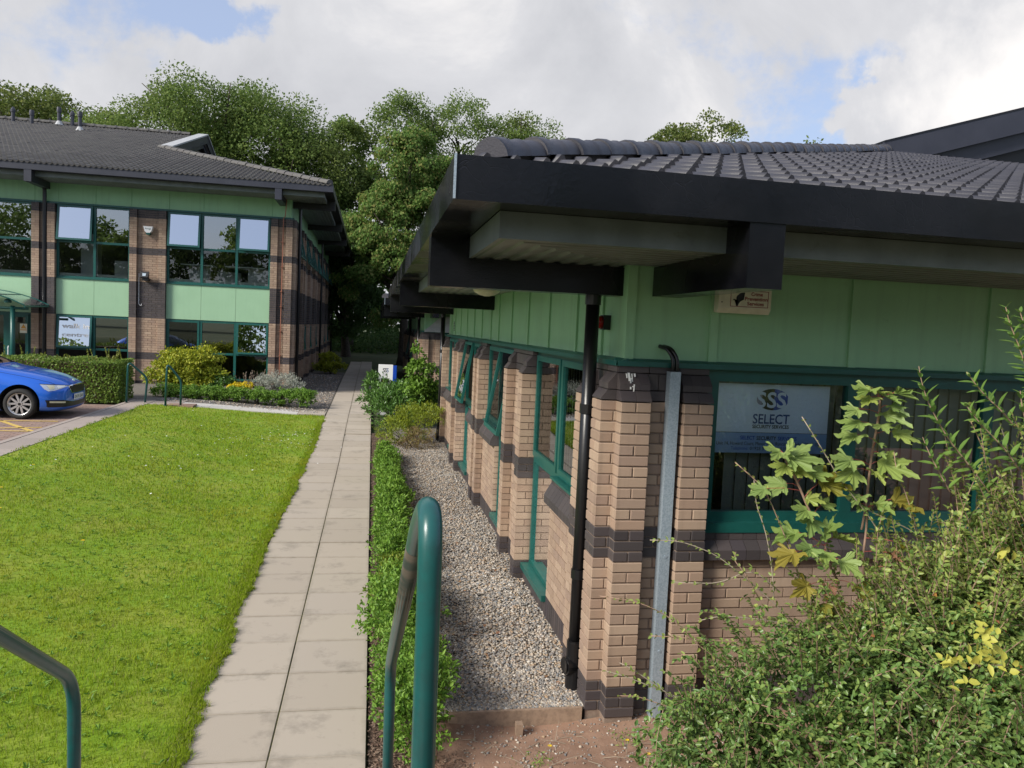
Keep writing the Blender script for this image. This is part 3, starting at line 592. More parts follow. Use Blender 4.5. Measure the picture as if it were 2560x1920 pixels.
def roof_tiles(parent, eye_line, ax, sgn, gauge, w, rows, slope, keep, me, cap=300):
    """eye_line=(a0,a1,b0,z0): along-axis range, eave position and height. ax='x': rows climb in +y; each tile kept if keep(u, d)"""
    a0, a1, b0, z0 = eye_line; th = math.atan(slope); off = wloc(parent); lst = []
    for j in range(rows):
        d = j*gauge*math.cos(th)
        for i in range(int((a1-a0)/w)+1):
            u = a0+i*w
            if keep(u+w/2, d+gauge*.5): lst.append((u, d, z0+d*slope))
    lst.sort(key=lambda q: (q[0]-EYE.x)**2+(b0+q[1]-EYE.y)**2)
    base = [v.co.copy() for v in me.vertices]; fs = [tuple(p.vertices) for p in me.polygons]; R = Matrix.Rotation(th, 3, 'X'); nt = len(base)
    for u, d, z in lst[:cap]:
        o = link('roof_tile', me, parent, Vector((u, b0+d, z))-off); o.rotation_euler = (th+random.uniform(-.006, .006), random.uniform(-.006, .006), 0)
    if lst[cap:]:
        B = np.array([R @ v for v in base]); Lc = np.array(lst[cap:]); n = len(Lc); C = np.stack([Lc[:, 0], b0+Lc[:, 1], Lc[:, 2]], 1)+RS.normal(size=(n, 3))*[0, .003, .003]
        V = (B[None]+C[:, None]).reshape(-1, 3); Fq = np.array(fs); F = (np.arange(n)[:, None, None]*nt+Fq[None]).reshape(-1, 4)
        npmesh('roof_tiles', V, F, me.materials[0].name if 0 else [k for k in M if M[k] == me.materials[0]][0], parent, kind='stuff', smooth=True)
def ridge_tiles(parent, a, b, r, l, mt='tile', cap_end=True, n=10):
    a, b = Vector(a), Vector(b); d = (b-a); L = d.length; d.normalize(); s_ = d.cross(Vector((0, 0, 1))).normalized(); u = s_.cross(d); off = wloc(parent)
    mb = MB(); rings = [(-.02, r*1.12), (.0, r*1.16), (.06, r*1.14), (.075, r*1.0), (l*.5, r), (l*.55, r*1.05), (l*.62, r), (l+.03, r*.97)]; vs = []
    for t, rr in rings:
        for k in range(n+1): an = PI*k/n; vs.append(d*t+s_*math.cos(an)*rr*1.05+u*(math.sin(an)*rr))
    fs = [(i*(n+1)+k, i*(n+1)+k+1, (i+1)*(n+1)+k+1, (i+1)*(n+1)+k) for i in range(len(rings)-1) for k in range(n)]+[tuple(range(n+1))]
    me = bpy.data.meshes.new('ridge_tile'); me.from_pydata(vs, [], fs); me.materials.append(M[mt]); me.polygons.foreach_set('use_smooth', [True]*(len(fs)-1)+[False]); me.update()
    for i in range(int(L/l)):
        o = link('ridge_tile', me, parent, a+d*(l*i)-off+Vector((random.uniform(-.008, .008), random.uniform(-.008, .008), random.uniform(-.006, .006))))
def downpipe(parent, pts, r, joints=(), clips=()):
    o = MB().tube(fillet(pts, .06), r, 12).build('downpipe', 'blackpipe', parent, smooth=True)
    if joints:
        for x, y, z, h in joints: mb = MB(); mb.tube([(x, y, z), (x, y, z+h)], r*1.16, 12); mb.build('pipe_collar', 'blackpipe', o)
    return o
class _P(Pieces):
    def __init__(s, *a): super().__init__(*a); s.cap = MB()

PITCHR = .304
def wing(dy, label, near):
    B = thing('brick_office_building', label, 'building', (1.755, 5.155+dy, 0))
    S = Face('y', 1.755, -1); Fr = Face('x', 5.155+dy, -1)
    P = _P(B, 'brick', 'bricks'); wall = MB(); cs = courses(.045, SPEC); capz = 2.505
    U = lambda y: y+dy
    for a, b in ((5.08, 5.75), (7.91, 9.045), (11.23, 11.895), (14.0, 15.06), (17.12, 17.78)): pillar(S, P, wall, U(a), U(b), cs, capz, 1 if near else 0)
    for a, b in ((1.675, 2.345), (5.83, 6.5), (10.0, 10.7)): pillar(Fr, P, wall, a, b, cs, capz, 1 if near and a < 2 else 0)
    # windows of the side wall
    wins = [(5.75, 7.91, 'near', 0), (9.045, 11.23, 'far', .17), (11.895, 14.0, 'near', .16), (15.06, 17.12, 'far', 0)]
    for a, b, pan, op in wins:
        a, b = U(a), U(b); m = (a+b)/2
        win = thing_part('window', B, (1.755, m, 1.4)); mb = MB()
        pa, pb = (a, m) if pan == 'near' else (m, b); fa, fb = (m, b) if pan == 'near' else (a, m)
        low_panel(S, P, wall, pa, pb, .035, 1.40, CS, 1 if near else 0)
        frame_rect(S, mb, a, b, 1.385, 2.50, .055, -.02, .03, mull=(m,))
        frame_rect(S, mb, fa, fb, .235, 1.385, .05, -.02, .025)
        mb.build('window_frame', 'teal', win)
        mb = MB(); S.box(mb, pa+.02, pb-.02, -.02, .105, 1.37, 1.392); mb.build('window_sill', 'teal', win); mb = MB(); S.box(mb, fa+.02, fb-.02, -.02, .12, .225, .247); S.prism(mb, [(.12, .19), (.12, .226), (-.02, .226), (-.02, .19)], fa+.02, fb-.02); mb.build('window_sill', 'teal', win)
        x = fa+.004
        while x < fb-.03: S.brick(P, x, min(x+.066, fb-.003), -.02, .085, .02, .188, 'dark', 1 if near else 0); x += .0745
        S.box(wall, fa, fb, -.1, .07, -.1, .185, 1)
        for (u0, u1, is_op) in ((pa, pb, op and pan == 'near' and 0), (fa, fb, op)):
            if is_op: sash(S, win, u0+.03, u1-.03, 1.41, 2.46, .03, op, 'pane')
            else: sash(S, win, u0+.03, u1-.03, 1.41, 2.46, .0, 0, 'pane', .055)
        pane(S, win, fa+.045, fb-.045, .28, 1.34, 0)
        blinds(S, win, a, b, .25, 2.48, -.22)
    # front windows
    for lo, hi in ((2.36, 5.82), (6.52, 9.98)):
        win = thing_part('window', B, (4, 5.155+dy, 1.9)); mb = MB(); q = [lo+(hi-lo)*k/3 for k in range(4)]
        frame_rect(Fr, mb, lo, hi, 1.385, 2.50, .085, -.03, .035, mull=q[1:3]); mb.build('window_frame', 'teal', win)
        mb = MB(); Fr.box(mb, lo+.01, hi-.01, -.02, .09, 1.33, 1.40); mb.build('window_sill', 'teal', win)
        for k in range(3): pane(Fr, win, q[k]+.05, q[k+1]-.05, 1.46, 2.42, .0, 'pane_dark')
        if near: blinds(Fr, win, lo, hi, 1.42, 2.46, -.16)
        low_panel(Fr, P, wall, lo, hi, .035, 1.35, CS, 1 if near and lo < 3 else 0)
    wall.build('wall_core', ['mortar', 'mortar_dark'], B)
    P.finish(300 if near else 0); finish_caps(P, B)
    # flashing, cladding with battens
    for F, a, b in ((S, U(5.07), U(17.8)), (Fr, 1.665, 16)):
        mb = MB(); F.box(mb, a, b, .0, .098, 2.507, 2.513); F.box(mb, a, b, .09, .099, 2.50, 2.535); F.prism(mb, [(.098, 2.513), (.098, 2.518), (.012, 2.552), (.012, 2.513)], a, b); mb.build('head_flashing', 'teal', B)
    side = [5.165, 5.75, 6.51, 7.57, 8.62, 9.68, 10.69, 11.41, 12.38, 13.32, 14.36, 15.4, 16.4, 17.1, 17.78]
    for u0, u1 in zip(side[:-1], side[1:]): mb = MB(); S.box(mb, U(u0)+.003, U(u1)-.003, -.03, .0, 2.535, 3.22); mb.build('cladding_panel', 'clad', B)
    for u in side[1:-1]: mb = MB(); S.box(mb, U(u)-.03, U(u)+.03, .001, .018, 2.535, 3.2); mb.build('cladding_batten', 'clad', B)
    fr = [1.765, 2.39, 3.49, 4.65, 5.8, 6.95, 8.1, 9.2, 10.4, 11.6, 12.8, 14, 16]
    for u0, u1 in zip(fr[:-1], fr[1:]): mb = MB(); Fr.box(mb, u0+.003, u1-.003, -.03, .0, 2.535, 3.22); mb.build('cladding_panel', 'clad', B)
    for u in fr[1:-1]: mb = MB(); Fr.box(mb, u-.032, u+.032, .001, .018, 2.535, 3.2); mb.build('cladding_batten', 'clad', B)
    mb = MB(); mb.box(1.735, 1.80, 5.135+dy, 5.20+dy, 2.535, 3.2); mb.build('corner_trim', 'clad', B)
    # eaves
    eave(S, B, U(5.155), U(17.8), (U(5.30), U(11.2), U(17.0)), 0, None, True, True, butt=True)
    MB().box(.362, .374, 3.755+dy, 3.7625+dy, 3.332, 3.546).build('fascia_corner_strip', 'galv', B)
    eave(Fr, B, 1.755, 16, (1.92, 7.82, 13.7), 0, None, True, False)
    # roof
    x0, y0, z0 = .385, 3.79+dy, 3.515
    mb = MB(); R = 8.17; zr = z0+R*PITCHR; yb = U(17.8)+1.36; xa = 13.2; za = z0+(xa-x0)*PITCHR
    mb.quad((x0, y0, z0), (26, y0, z0), (26, y0+R, zr), (x0+R, y0+R, zr)); mb.quad((x0, y0, z0), (x0+R, y0+R, zr), (xa, y0+R, za), (xa, yb, za), (x0, yb, z0))
    mb.quad((x0+R, y0+R, zr), (xa, y0+R, za), (xa, y0+R+.05, za), (x0+R, y0+R+.05, zr)); mb.quad((xa, y0+R, za), (26, y0+R, zr), (26, yb, zr), (xa, yb, za)); mb.quad((x0, yb, z0), (xa, yb, za), (26, yb, zr), (26, yb, z0))
    roof = mb.build('roof_deck', 'deck', B)
    if near:
        tm = tile_mesh(.30, .36, 2, .038, 9, 'tile')
        roof_tiles(B, (x0+.02, 14.5, y0+.02, z0-.004), 'x', 1, .333, .30, 26, PITCHR, lambda u, d: u-x0 > d-.02 and d < R+.1, tm)
        ridge_tiles(B, (x0+.2, y0+.2, z0+.075), (x0+R, y0+R, zr+.03), .092, .38)
        MB().tube([(x0+.25, y0+.25, z0+.08), (x0+R, y0+R, zr+.02)], .075, 6).build('hip_mortar', 'mortar_dark', B)
        # raised gable over the front hip
        gb = thing_part('roof_gable', B, (xa, y0+R, zr)); Yg = y0+R-.30; xg = x0+R-.35
        for sd in (1, -1):
            fx = (lambda x: x) if sd == 1 else (lambda x: 2*xa-x)
            zt_ = lambda x: zr-.08+(x-xg)*PITCHR
            for nm, o0, h, y, th, mm in (('barge_board', .16, .40, Yg, .04, 'navy'), ('inner_barge_board', -.24, .28, Yg+.14, .04, 'navy'), ('barge_top', .19, .03, Yg-.01, .9, 'black')):
                q = [(xg, zt_(xg)+o0), (xa, zt_(xa)+o0), (xa, zt_(xa)+o0-h), (xg, zt_(xg)+o0-h)]; mb = MB(); mb.prism([(fx(x), y, z) for x, z in q], [(fx(x), y+th, z) for x, z in q]); mb.build(nm, mm, gb)
        mb = MB(); mb.prism([(xg+1.2, Yg+.5, zr-.1), (2*xa-xg-1.2, Yg+.5, zr-.1), (xa, Yg+.5, zr+(xa-xg)*PITCHR-.4)], [(xg+1.2, Yg+.55, zr-.1), (2*xa-xg-1.2, Yg+.55, zr-.1), (xa, Yg+.55, zr+(xa-xg)*PITCHR-.4)]); mb.build('gable_wall', 'carblack', gb)
    else: ridge_tiles(B, (x0, y0, z0+.03), (x0+R, y0+R, zr), .12, .8)
    # interior so that the windows look into rooms
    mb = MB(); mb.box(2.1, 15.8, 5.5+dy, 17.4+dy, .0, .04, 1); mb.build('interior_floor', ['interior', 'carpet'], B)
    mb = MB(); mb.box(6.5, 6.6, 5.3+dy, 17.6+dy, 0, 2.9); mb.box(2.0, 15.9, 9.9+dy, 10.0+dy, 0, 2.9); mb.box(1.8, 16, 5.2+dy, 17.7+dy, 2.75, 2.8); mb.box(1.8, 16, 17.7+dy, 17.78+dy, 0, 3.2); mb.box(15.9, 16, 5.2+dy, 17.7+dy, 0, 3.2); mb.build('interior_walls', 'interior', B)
    # downpipes
    for y in ((5.40, 17.35) if near else (5.40, 11.3)):
        x, yy = 1.565, y+dy; o = downpipe(B, [(x, yy, 2.99), (x, yy, .17 if near else .3)], .05, [(x, yy, 2.92, .08), (x, yy, 2.13, .07), (x, yy, .90, .07), (x, yy, .34, .09)])
        mb = MB(); mb.tube([(x, yy, .42), (x, yy, .02)], .062, 14); mb.tube([(x, yy, .24), (x-.075, yy-.02, .24)], .066, 14); mb.tube([(x-.076, yy-.02, .24), (x-.07, yy-.02, .24)], .05, 14); mb.build('gully_shoe', 'blackpipe', o)
    return B
def thing_part(name, parent, loc):
    o = bpy.data.objects.new(name, None); COL.objects.link(o); o.parent = parent; o.location = Vector(loc)-wloc(parent); o.empty_display_size = .1; return o
def blinds(F, parent, u0, u1, z0, z1, n):
    mb = MB(); u = u0+.05
    while u < u1-.05:
        if random.random() > .03: mb.quad(F.pt(u, n+.02, z0), F.pt(u+.104, n-.005, z0), F.pt(u+.104, n-.005, z1), F.pt(u, n+.02, z1))
        u += .098
    mb.build('vertical_blind', 'blind', parent)
B1 = wing(0, 'low buff and dark brick office in the right foreground with glossy black fascia', True)
B2 = wing(21.15, 'low brick office beyond the laurel and the white sign, in shade', False)
mb = MB(); yq = 5.155+21.15-.12
mb.prism([(1.76, yq, 2.56), (2.30, yq, 3.05), (3.3, yq, 3.05), (3.3, yq, 2.56)], [(1.76, yq+.1, 2.56), (2.30, yq+.1, 3.05), (3.3, yq+.1, 3.05), (3.3, yq+.1, 2.56)]); mb.build('lean_to_panel', 'lead', B2)
mb = MB(); mb.box(1.74, 3.3, yq-.03, yq-.002, 2.515, 2.60); mb.build('lean_to_sill', 'lead', B2)

# ---- two-storey building on the left
def left_building():
    B = thing('two_storey_office_building', 'two-storey brick office with mint green panels and grey tiled roof on the left', 'building', (-2.73, 26.45, .4))
    Fr = Face('x', 26.45, -1); S = Face('y', -2.73, 1); P = _P(B, 'brick', 'bricks'); wall = MB(); c = .0735
    def run(z0, z1, m): n = round((z1-z0)/c); return [(z0+(z1-z0)*i/n, z0+(z1-z0)*(i+1)/n-.009, m) for i in range(n)]
    cs = run(.30, .55, 'dark')+run(.55, 1.24, 'buff')+run(1.24, 1.46, 'dark')+run(1.46, 2.56, 'buff')+run(2.56, 3.70, 'dark')+run(3.70, 4.56, 'buff')+run(4.56, 4.77, 'dark')+run(4.77, 5.71, 'buff')+run(5.71, 5.97, 'dark')
    for a, b in ((-3.33, -2.65), (-7.61, -6.53), (-10.43, -9.77), (-13.7, -13.0), (-16.6, -15.6)): pillar(Fr, P, wall, a, b, cs, None, 1 if a > -11 else 0)
    # front windows and mint panels
    def light(win, F, u0, u1, z0, z1, kind, tilt=0):
        if kind == 'open': sash(F, win, u0+.02, u1-.02, z0, z1, .035, tilt, 'pane_mirror', .06)
        elif kind == 'mirror': sash(F, win, u0+.02, u1-.02, z0, z1, .01, .06, 'pane_mirror', .06)
        elif kind == 'sash': sash(F, win, u0+.02, u1-.02, z0, z1, .01, .0, 'pane_dark', .06)
        else: pane(F, win, u0+.03, u1-.03, z0, z1, .0, kind)
    bays = [(-9.77, -7.61, [-8.67], ['open', 'pane_upper'], ['mirrorw', 'pane_upper']), (-6.53, -3.33, [-5.47, -4.40], ['open', 'pane_upper', 'open'], ['sash', 'pane_upper', 'open2']), (-13.0, -10.43, [-11.7], ['pane_upper', 'pane_upper'], None), (-15.6, -13.7, [-14.6], ['pane_upper', 'pane_upper'], None)]
    for a, b, mu, up_, lo in bays:
        for z0, z1, tr, kinds in ((3.70, 5.98, 4.84, up_), (.62, 2.56, 1.49, lo)):
            if kinds is None: continue
            win = thing_part('window', B, ((a+b)/2, 26.45, (z0+z1)/2)); mb = MB(); us = [a]+mu+[b]
            frame_rect(Fr, mb, a, b, z0, z1, .07, -.03, .03, mull=mu, trans=[(us[i]+.05, us[i+1]-.05, tr) for i in range(len(us)-1)]); mb.build('window_frame', 'teal', win)
            if z0 > 3: mb = MB(); Fr.box(mb, a, b, -.03, .09, 3.68, 3.715); mb.build('window_sill', 'teal', win); mb = MB(); Fr.box(mb, a+.05, b-.05, -.25, -.06, 3.70, 3.86); mb.build('inner_sill', 'desk', win)
            for i, k in enumerate(kinds):
                u0, u1 = us[i]+.02, us[i+1]-.02
                light(win, Fr, u0, u1, tr+.02, z1-.03, {'open': 'open', 'open2': 'mirror', 'mirrorw': 'open'}.get(k, k), .13 if k != 'mirrorw' else .10)
                pane(Fr, win, u0+.03, u1-.03, z0+.06, tr-.02, .0, 'pane')
                if k == 'pane_upper' and z0 > 3 and a > -11: mb = MB(); Fr.box(mb, u0+.02, u1-.02, -.07, -.06, 5.4, 5.95); mb.build('roller_blind', 'blueblind', win)
        mb = MB(); us = [a]+mu+[b]
        for i in range(len(us)-1): mb = MB(); Fr.box(mb, us[i]+.004, us[i+1]-.004, -.03, .055, 2.565, 3.68); mb.build('spandrel_panel', 'clad2', B)
    # side wall: piers with brick between and high windows
    sp = [(26.36, 27.03), (29.2, 30.33), (32.5, 33.17), (35.3, 36.36), (38.5, 39.2), (41.5, 42.6), (44.8, 45.5), (48.4, 49.1)]
    for a, b in sp: pillar(S, P, wall, a, b, cs, None, 0)
    for (a, b), (a2, b2) in zip(sp[:-1], sp[1:]):
        u0, u1 = b, a2
        for (z0, z1, m) in cs:
            if 4.77 <= z0 or 1.5 < z0 < 2.5: continue
            x = u0+(.1 if int(z0*100) % 2 else 0)
            while x < u1-.02: S.brick(P, x, min(x+.215, u1), -.05, .085, z0, z1, m, 0); x += .225
        S.box(wall, u0, u1, -.1, .075, .2, 1.5); S.box(wall, u0, u1, -.1, .075, 2.56, 4.75)
        win = thing_part('window', B, (-2.73, (u0+u1)/2, 5)); mb = MB(); m_ = (u0+u1)/2
        frame_rect(S, mb, u0, u1, 4.77, 5.98, .06, -.03, .03, mull=(m_,)); frame_rect(S, mb, u0, u1, 1.5, 2.56, .06, -.03, .03, mull=(m_,)); mb.build('window_frame', 'teal', win)
        for q0, q1 in ((u0, m_), (m_, u1)):
            sash(S, win, q0+.03, q1-.03, 4.82, 5.92, .03, .22, 'pane'); sash(S, win, q0+.03, q1-.03, 1.55, 2.5, .03, .14 if q0 == u0 else 0, 'pane')
    wall.build('wall_core', 'mortar', B)
    P.finish(300)
    for F, a, b in ((Fr, -17, -2.64), (S, 26.4, 49.2)): mb = MB(); F.box(mb, a, b, 0, .1, 5.975, 6.03); mb.build('head_flashing', 'teal', B)
    js = [-17, -15.6, -14.5, -13.4, -12.4, -11.4, -10.39, -9.71, -8.64, -7.59, -6.47, -5.43, -4.365, -3.32, -2.74]
    for a, b in zip(js[:-1], js[1:]): mb = MB(); Fr.box(mb, a+.008, b-.008, -.03, .02, 6.03, 6.62); mb.build('cladding_panel', 'clad', B)
    mb = MB(); mb.box(-17, -2.75, 26.45, 26.5, 6.03, 6.62); S.box(mb, 26.42, 49.2, -.05, .0, 6.03, 6.62); mb.build('cladding_backing', 'clad', B)
    js = list(np.arange(26.43, 49.2, 1.05))
    for a, b in zip(js[:-1], js[1:]): mb = MB(); S.box(mb, a+.01, b-.01, .001, .02, 6.03, 6.62); mb.build('cladding_panel', 'clad', B)
    dz = 3.415
    # eaves (front runs left; corner at right end)
    eave(Fr, B, -17, -2.73, (-16.1, -10.16, -3.09), dz, None, False, True, fas='navy')
    eave(S, B, 26.45, 49.2, (26.75, 32.7, 38.6, 44.6, 48.8), dz, None, True, True, fas='carblack', butt=True)
    z0 = 6.96; y0 = 25.08; x0 = -1.37; R = 6.66; ym = 37.85; zr = z0+R*PITCHR; zm = z0+(ym-y0)*PITCHR; yb = 2*ym-y0
    mb = MB(); mb.quad((-26, y0, z0), (x0, y0, z0), (x0-R, y0+R, zr), (x0-R, ym, zm), (-26, ym, zm)); mb.quad((x0, y0, z0), (x0, yb, z0), (x0-R, yb-R, zr), (x0-R, y0+R, zr)); mb.quad((-26, yb, z0), (-26, ym, zm), (x0-R, ym, zm), (x0-R, yb-R, zr), (x0, yb, z0)); mb.build('roof_deck', 'deck', B)
    tm = tile_mesh(.30, .37, 2, .036, 6, 'tile2')
    roof_tiles(B, (-17.0, x0+.1, y0-.05, z0-.01), 'x', 1, .345, .30, 41, PITCHR, lambda u, d: (x0-u > d-.1 if d < R else u < x0-R-.02) and d < ym-y0, tm)
    ridge_tiles(B, (x0-.1, y0+.1, z0+.05), (x0-R-.2, y0+R+.2, zr+.06), .12, .42, 'tile2')
    ridge_tiles(B, (-17, ym, zm+.04), (x0-R, ym, zm+.04), .12, .45, 'tile2')
    # gable end
    gb = thing_part('roof_gable', B, (x0-R, ym, zr)); X = x0-R+.28
    for s_ in (1, -1):
        q = lambda t, o: (ym-s_*(ym-y0-R)*(1-t), zr+(zm-zr)*t+o)
        for nm, o0, h, xx, th, mm in (('barge_board', .08, .36, X, .05, 'navy'), ('inner_barge_board', -.24, .26, X-.14, .04, 'navy'), ('barge_top', .14, .06, X-.32, .42, 'lead')):
            a, b = q(-.02, o0), q(1, o0); mb = MB(); mb.prism([(xx, a[0], a[1]), (xx, b[0], b[1]), (xx, b[0], b[1]-h), (xx, a[0], a[1]-h)], [(xx+th, a[0], a[1]), (xx+th, b[0], b[1]), (xx+th, b[0], b[1]-h), (xx+th, a[0], a[1]-h)]); mb.build(nm, mm, gb)
    mb = MB(); mb.prism([(x0-R-.1, y0+R, zr-.3), (x0-R-.1, yb-R, zr-.3), (x0-R-.1, ym, zm-.1)], [(x0-R, y0+R, zr-.3), (x0-R, yb-R, zr-.3), (x0-R, ym, zm-.1)]); mb.build('gable_wall', 'carblack', gb)
    # flues
    for x, y, zb, zt, kind in ((-15.45, 37.1, 10.68, 11.27, 1), (-14.64, 36.9, 10.6, 11.15, 0), (-13.71, 37.3, 10.74, 11.47, 2), (-13.25, 37.5, 10.8, 11.42, 1), (-12.37, 35.84, 10.25, 11.02, 3)):
        fl = thing_part('flue', B, (x, y, zb)); mb = MB(); mb.tube([(x, y, zb-.1), (x, y, zt-.12)], .075, 10); mb.build('flue_pipe', 'navy', fl)
        mb = MB(); mb.tube([(x, y, zt-.22), (x, y, zt-.12), (x, y, zt)], [.10, .10, .03 if kind == 1 else .085], 10); mb.build('flue_cowl', 'navy', fl)
        if kind >= 2: mb = MB(); mb.tube([(x, y, zb-.04), (x, y, zb+.02), (x, y, zb+.14)], [.19, .15, .085], 10); mb.build('flue_collar', 'lead', fl)
    # downpipes, copper pipe
    mb = MB(); x = -10.06
    mb.tube(fillet([(x, 25.2, 6.62), (x, 26.1, 6.5), (x, 26.28, 6.4), (x, 26.28, .45)], .12), .058, 10); mb.build('downpipe', 'blackpipe', B)
    for y in (26.95, 38.6, 48.9): mb = MB(); mb.tube([(-2.48, y, 6.4), (-2.48, y, .4)], .05, 8); mb.build('downpipe', 'blackpipe', B)
    mb = MB(); mb.tube([(-2.86, 26.25, 6.6), (-2.89, 26.24, 6.05), (-2.95, 26.3, 5.98), (-2.97, 26.3, .6)], .016, 6)
    o = mb.build('copper_pipe', 'copper', B)
    for z in (1.5, 2.3, 3.1, 3.6, 4.4, 5.2): MB().box(-3.0, -2.94, 26.26, 26.36, z, z+.03).build('pipe_clip', 'copper', o)
    # rooms
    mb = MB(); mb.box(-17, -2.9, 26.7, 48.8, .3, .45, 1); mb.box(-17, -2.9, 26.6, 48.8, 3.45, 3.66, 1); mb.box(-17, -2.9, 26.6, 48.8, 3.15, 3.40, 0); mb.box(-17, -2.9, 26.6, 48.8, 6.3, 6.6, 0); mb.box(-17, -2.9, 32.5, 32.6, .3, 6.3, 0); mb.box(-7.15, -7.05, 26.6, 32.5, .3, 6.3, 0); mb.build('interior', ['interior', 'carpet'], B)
    mb = MB()
    for x0_, x1_, y, z0_, z1_ in ((-6.1, -5.5, 27.6, 3.66, 4.4), (-5.3, -4.6, 28.2, 3.66, 4.25), (-4.2, -3.6, 27.5, 3.66, 4.35), (-9.4, -8.9, 27.4, 3.66, 5.2), (-8.5, -8.0, 27.8, 3.66, 4.4)): mb.box(x0_, x1_, y, y+.4, z0_, z1_)
    mb.box(-4.9, -3.6, 27.2, 27.9, 4.36, 4.4); mb.box(-6.3, -5.3, 27.2, 27.9, 4.36, 4.4); mb.build('office_furniture', 'desk', B)
    # entrance bay
    dr = thing_part('entrance_door', B, (-11.3, 26.4, .45)); mb = MB(); frame_rect(Fr, mb, -13.0, -10.43, .45, 2.56, .11, -.02, .05, mull=(-11.2,)); frame_rect(Fr, mb, -11.14, -10.54, .5, 2.5, .09, .05, .09); mb.build('door_frame', 'teal', dr)
    pane(Fr, dr, -12.9, -10.5, .5, 2.5, .0, 'pane_dark'); mb = MB(); mb.tube([(-11.08, 26.3, 1.0), (-11.08, 26.27, 1.05), (-11.08, 26.27, 1.45), (-11.08, 26.3, 1.5)], .018, 8); mb.build('door_handle', 'white', dr)
    return B
B3 = left_building()
def entrance_canopy():
    t = thing('entrance_canopy', 'curved glazed green canopy over the entrance at the far left', 'canopy', (-11.2, 25.3, .45))
    n = 8; mb = MB(); fr_ = MB()
    for i in range(n):
        def p(k): a = k/n; return (-12.9+3.0*a, 2.78+.42*math.sin(PI*(.18+.82*a))**.8)
        a, b = p(i), p(i+1); mb.quad((a[0], 24.5, a[1]), (b[0], 24.5, b[1]), (b[0], 26.2, b[1]+.04), (a[0], 26.2, a[1]+.04))
        if i % 2 == 0: fr_.tube([(a[0], 24.48, a[1]), (a[0], 26.2, a[1]+.04)], .016, 6)
        fr_.tube([(a[0], 24.48, a[1]), (b[0], 24.48, b[1])], .018, 6); fr_.tube([(a[0], 26.2, a[1]+.04), (b[0], 26.2, b[1]+.04)], .018, 6)
    mb.build('canopy_glazing', 'canopyglass', t); fr_.tube([(-12.9, 24.9, 2.68), (-9.95, 24.9, 2.68)], .04, 8); fr_.tube([(-9.9, 24.5, 2.74), (-9.9, 26.2, 2.78)], .03, 6); fr_.build('canopy_frame', 'teal', t)
    MB().tube([(-10.38, 24.9, .42), (-10.38, 24.9, 2.75)], .065, 12).build('canopy_post', 'teal', t, smooth=True)
    MB().tube([(-10.45, 24.75, 2.83), (-10.45, 24.75, 2.9), (-10.45, 24.75, 2.95)], [.10, .1, .03], 10).build('post_cap', 'teal', t)
entrance_canopy()
# fittings on the left building
def alarm_bell():
    t = thing('alarm_box', 'white and green wedge alarm box on the brick pillar of the two-storey building', 'alarm box', (-7.05, 26.25, 5.3))
    q = [(-7.19, 5.44), (-6.91, 5.44), (-6.95, 5.29), (-7.0, 5.24), (-7.1, 5.24), (-7.15, 5.29)]
    MB().prism([(x, 26.20, z) for x, z in q], [(x, 26.36, z) for x, z in q]).build('alarm_cover', 'white', t)
    q = [(-7.12, 5.238), (-6.98, 5.238), (-7.01, 5.18), (-7.09, 5.18)]
    MB().prism([(x, 26.205, z) for x, z in q], [(x, 26.36, z) for x, z in q]).build('alarm_strobe', 'teal', t)
    put_text('Amega', -.09, .09, .05, (-7.05, 26.197, 5.345), (1, 0, 0), (0, 0, 1), 'teal', t)
alarm_bell()
t = thing('floodlight', 'small black floodlight on the dark brick band of the middle pillar', 'floodlight', (-7.1, 26.3, 3.85))
MB().prism([(-7.24, 26.08, 4.0), (-6.97, 26.08, 4.0), (-6.99, 26.02, 3.83), (-7.22, 26.02, 3.83)], [(-7.22, 26.2, 4.02), (-6.99, 26.2, 4.02), (-6.99, 26.2, 3.80), (-7.22, 26.2, 3.80)]).build('lamp_housing', 'carblack', t)
MB().quad((-7.16, 26.066, 3.96), (-7.05, 26.066, 3.96), (-7.06, 26.03, 3.87), (-7.15, 26.03, 3.87)).build('lamp_glass', 'galv', t)
MB().box(-7.17, -7.0, 26.08, 26.36, 3.73, 3.81).build('sensor', 'carblack', t)
mb = MB(); mb.tube(fillet([(-7.33, 26.33, 3.95), (-7.33, 26.33, 2.97), (-7.25, 26.33, 2.94), (-7.25, 26.33, 3.0)], .03), .009, 6); tag(mb.build('hooked_conduit', 'white'), 'thin white conduit with a hooked foot on the dark brick band', 'conduit')
t = thing('window_sign', 'white walk in centre lettering on the open lower window', 'sign', (-9.2, 26.2, 2.1))
zt = lambda z: 26.45-.035-.05-math.tan(.10)*(2.53-z)
put_text('walk in', 0, .80, .15, (-9.58, zt(2.13)+.0245, 2.13), (1, 0, 0), (0, -.1, 1), 'white', t, bold=.03); put_text('centre', 0, .77, .13, (-9.57, zt(1.87)+.0245, 1.87), (1, 0, 0), (0, -.1, 1), 'white', t, bold=.03)
t = thing('warning_notice', 'white notice with an amber warning triangle on the entrance door', 'notice', (-10.67, 26.33, 2.06))
MB().box(-10.773, -10.57, 26.334, 26.338, 1.92, 2.21).build('notice_sheet', 'cream', t); MB().prism([(-10.75, 26.33, 2.06), (-10.59, 26.33, 2.06), (-10.67, 26.33, 2.19)], [(-10.75, 26.333, 2.06), (-10.59, 26.333, 2.06), (-10.67, 26.333, 2.19)]).build('warning_triangle', 'amber', t)
MB().box(-10.76, -10.585, 26.33, 26.333, 2.0, 2.03).build('print_line', 'amber', t)

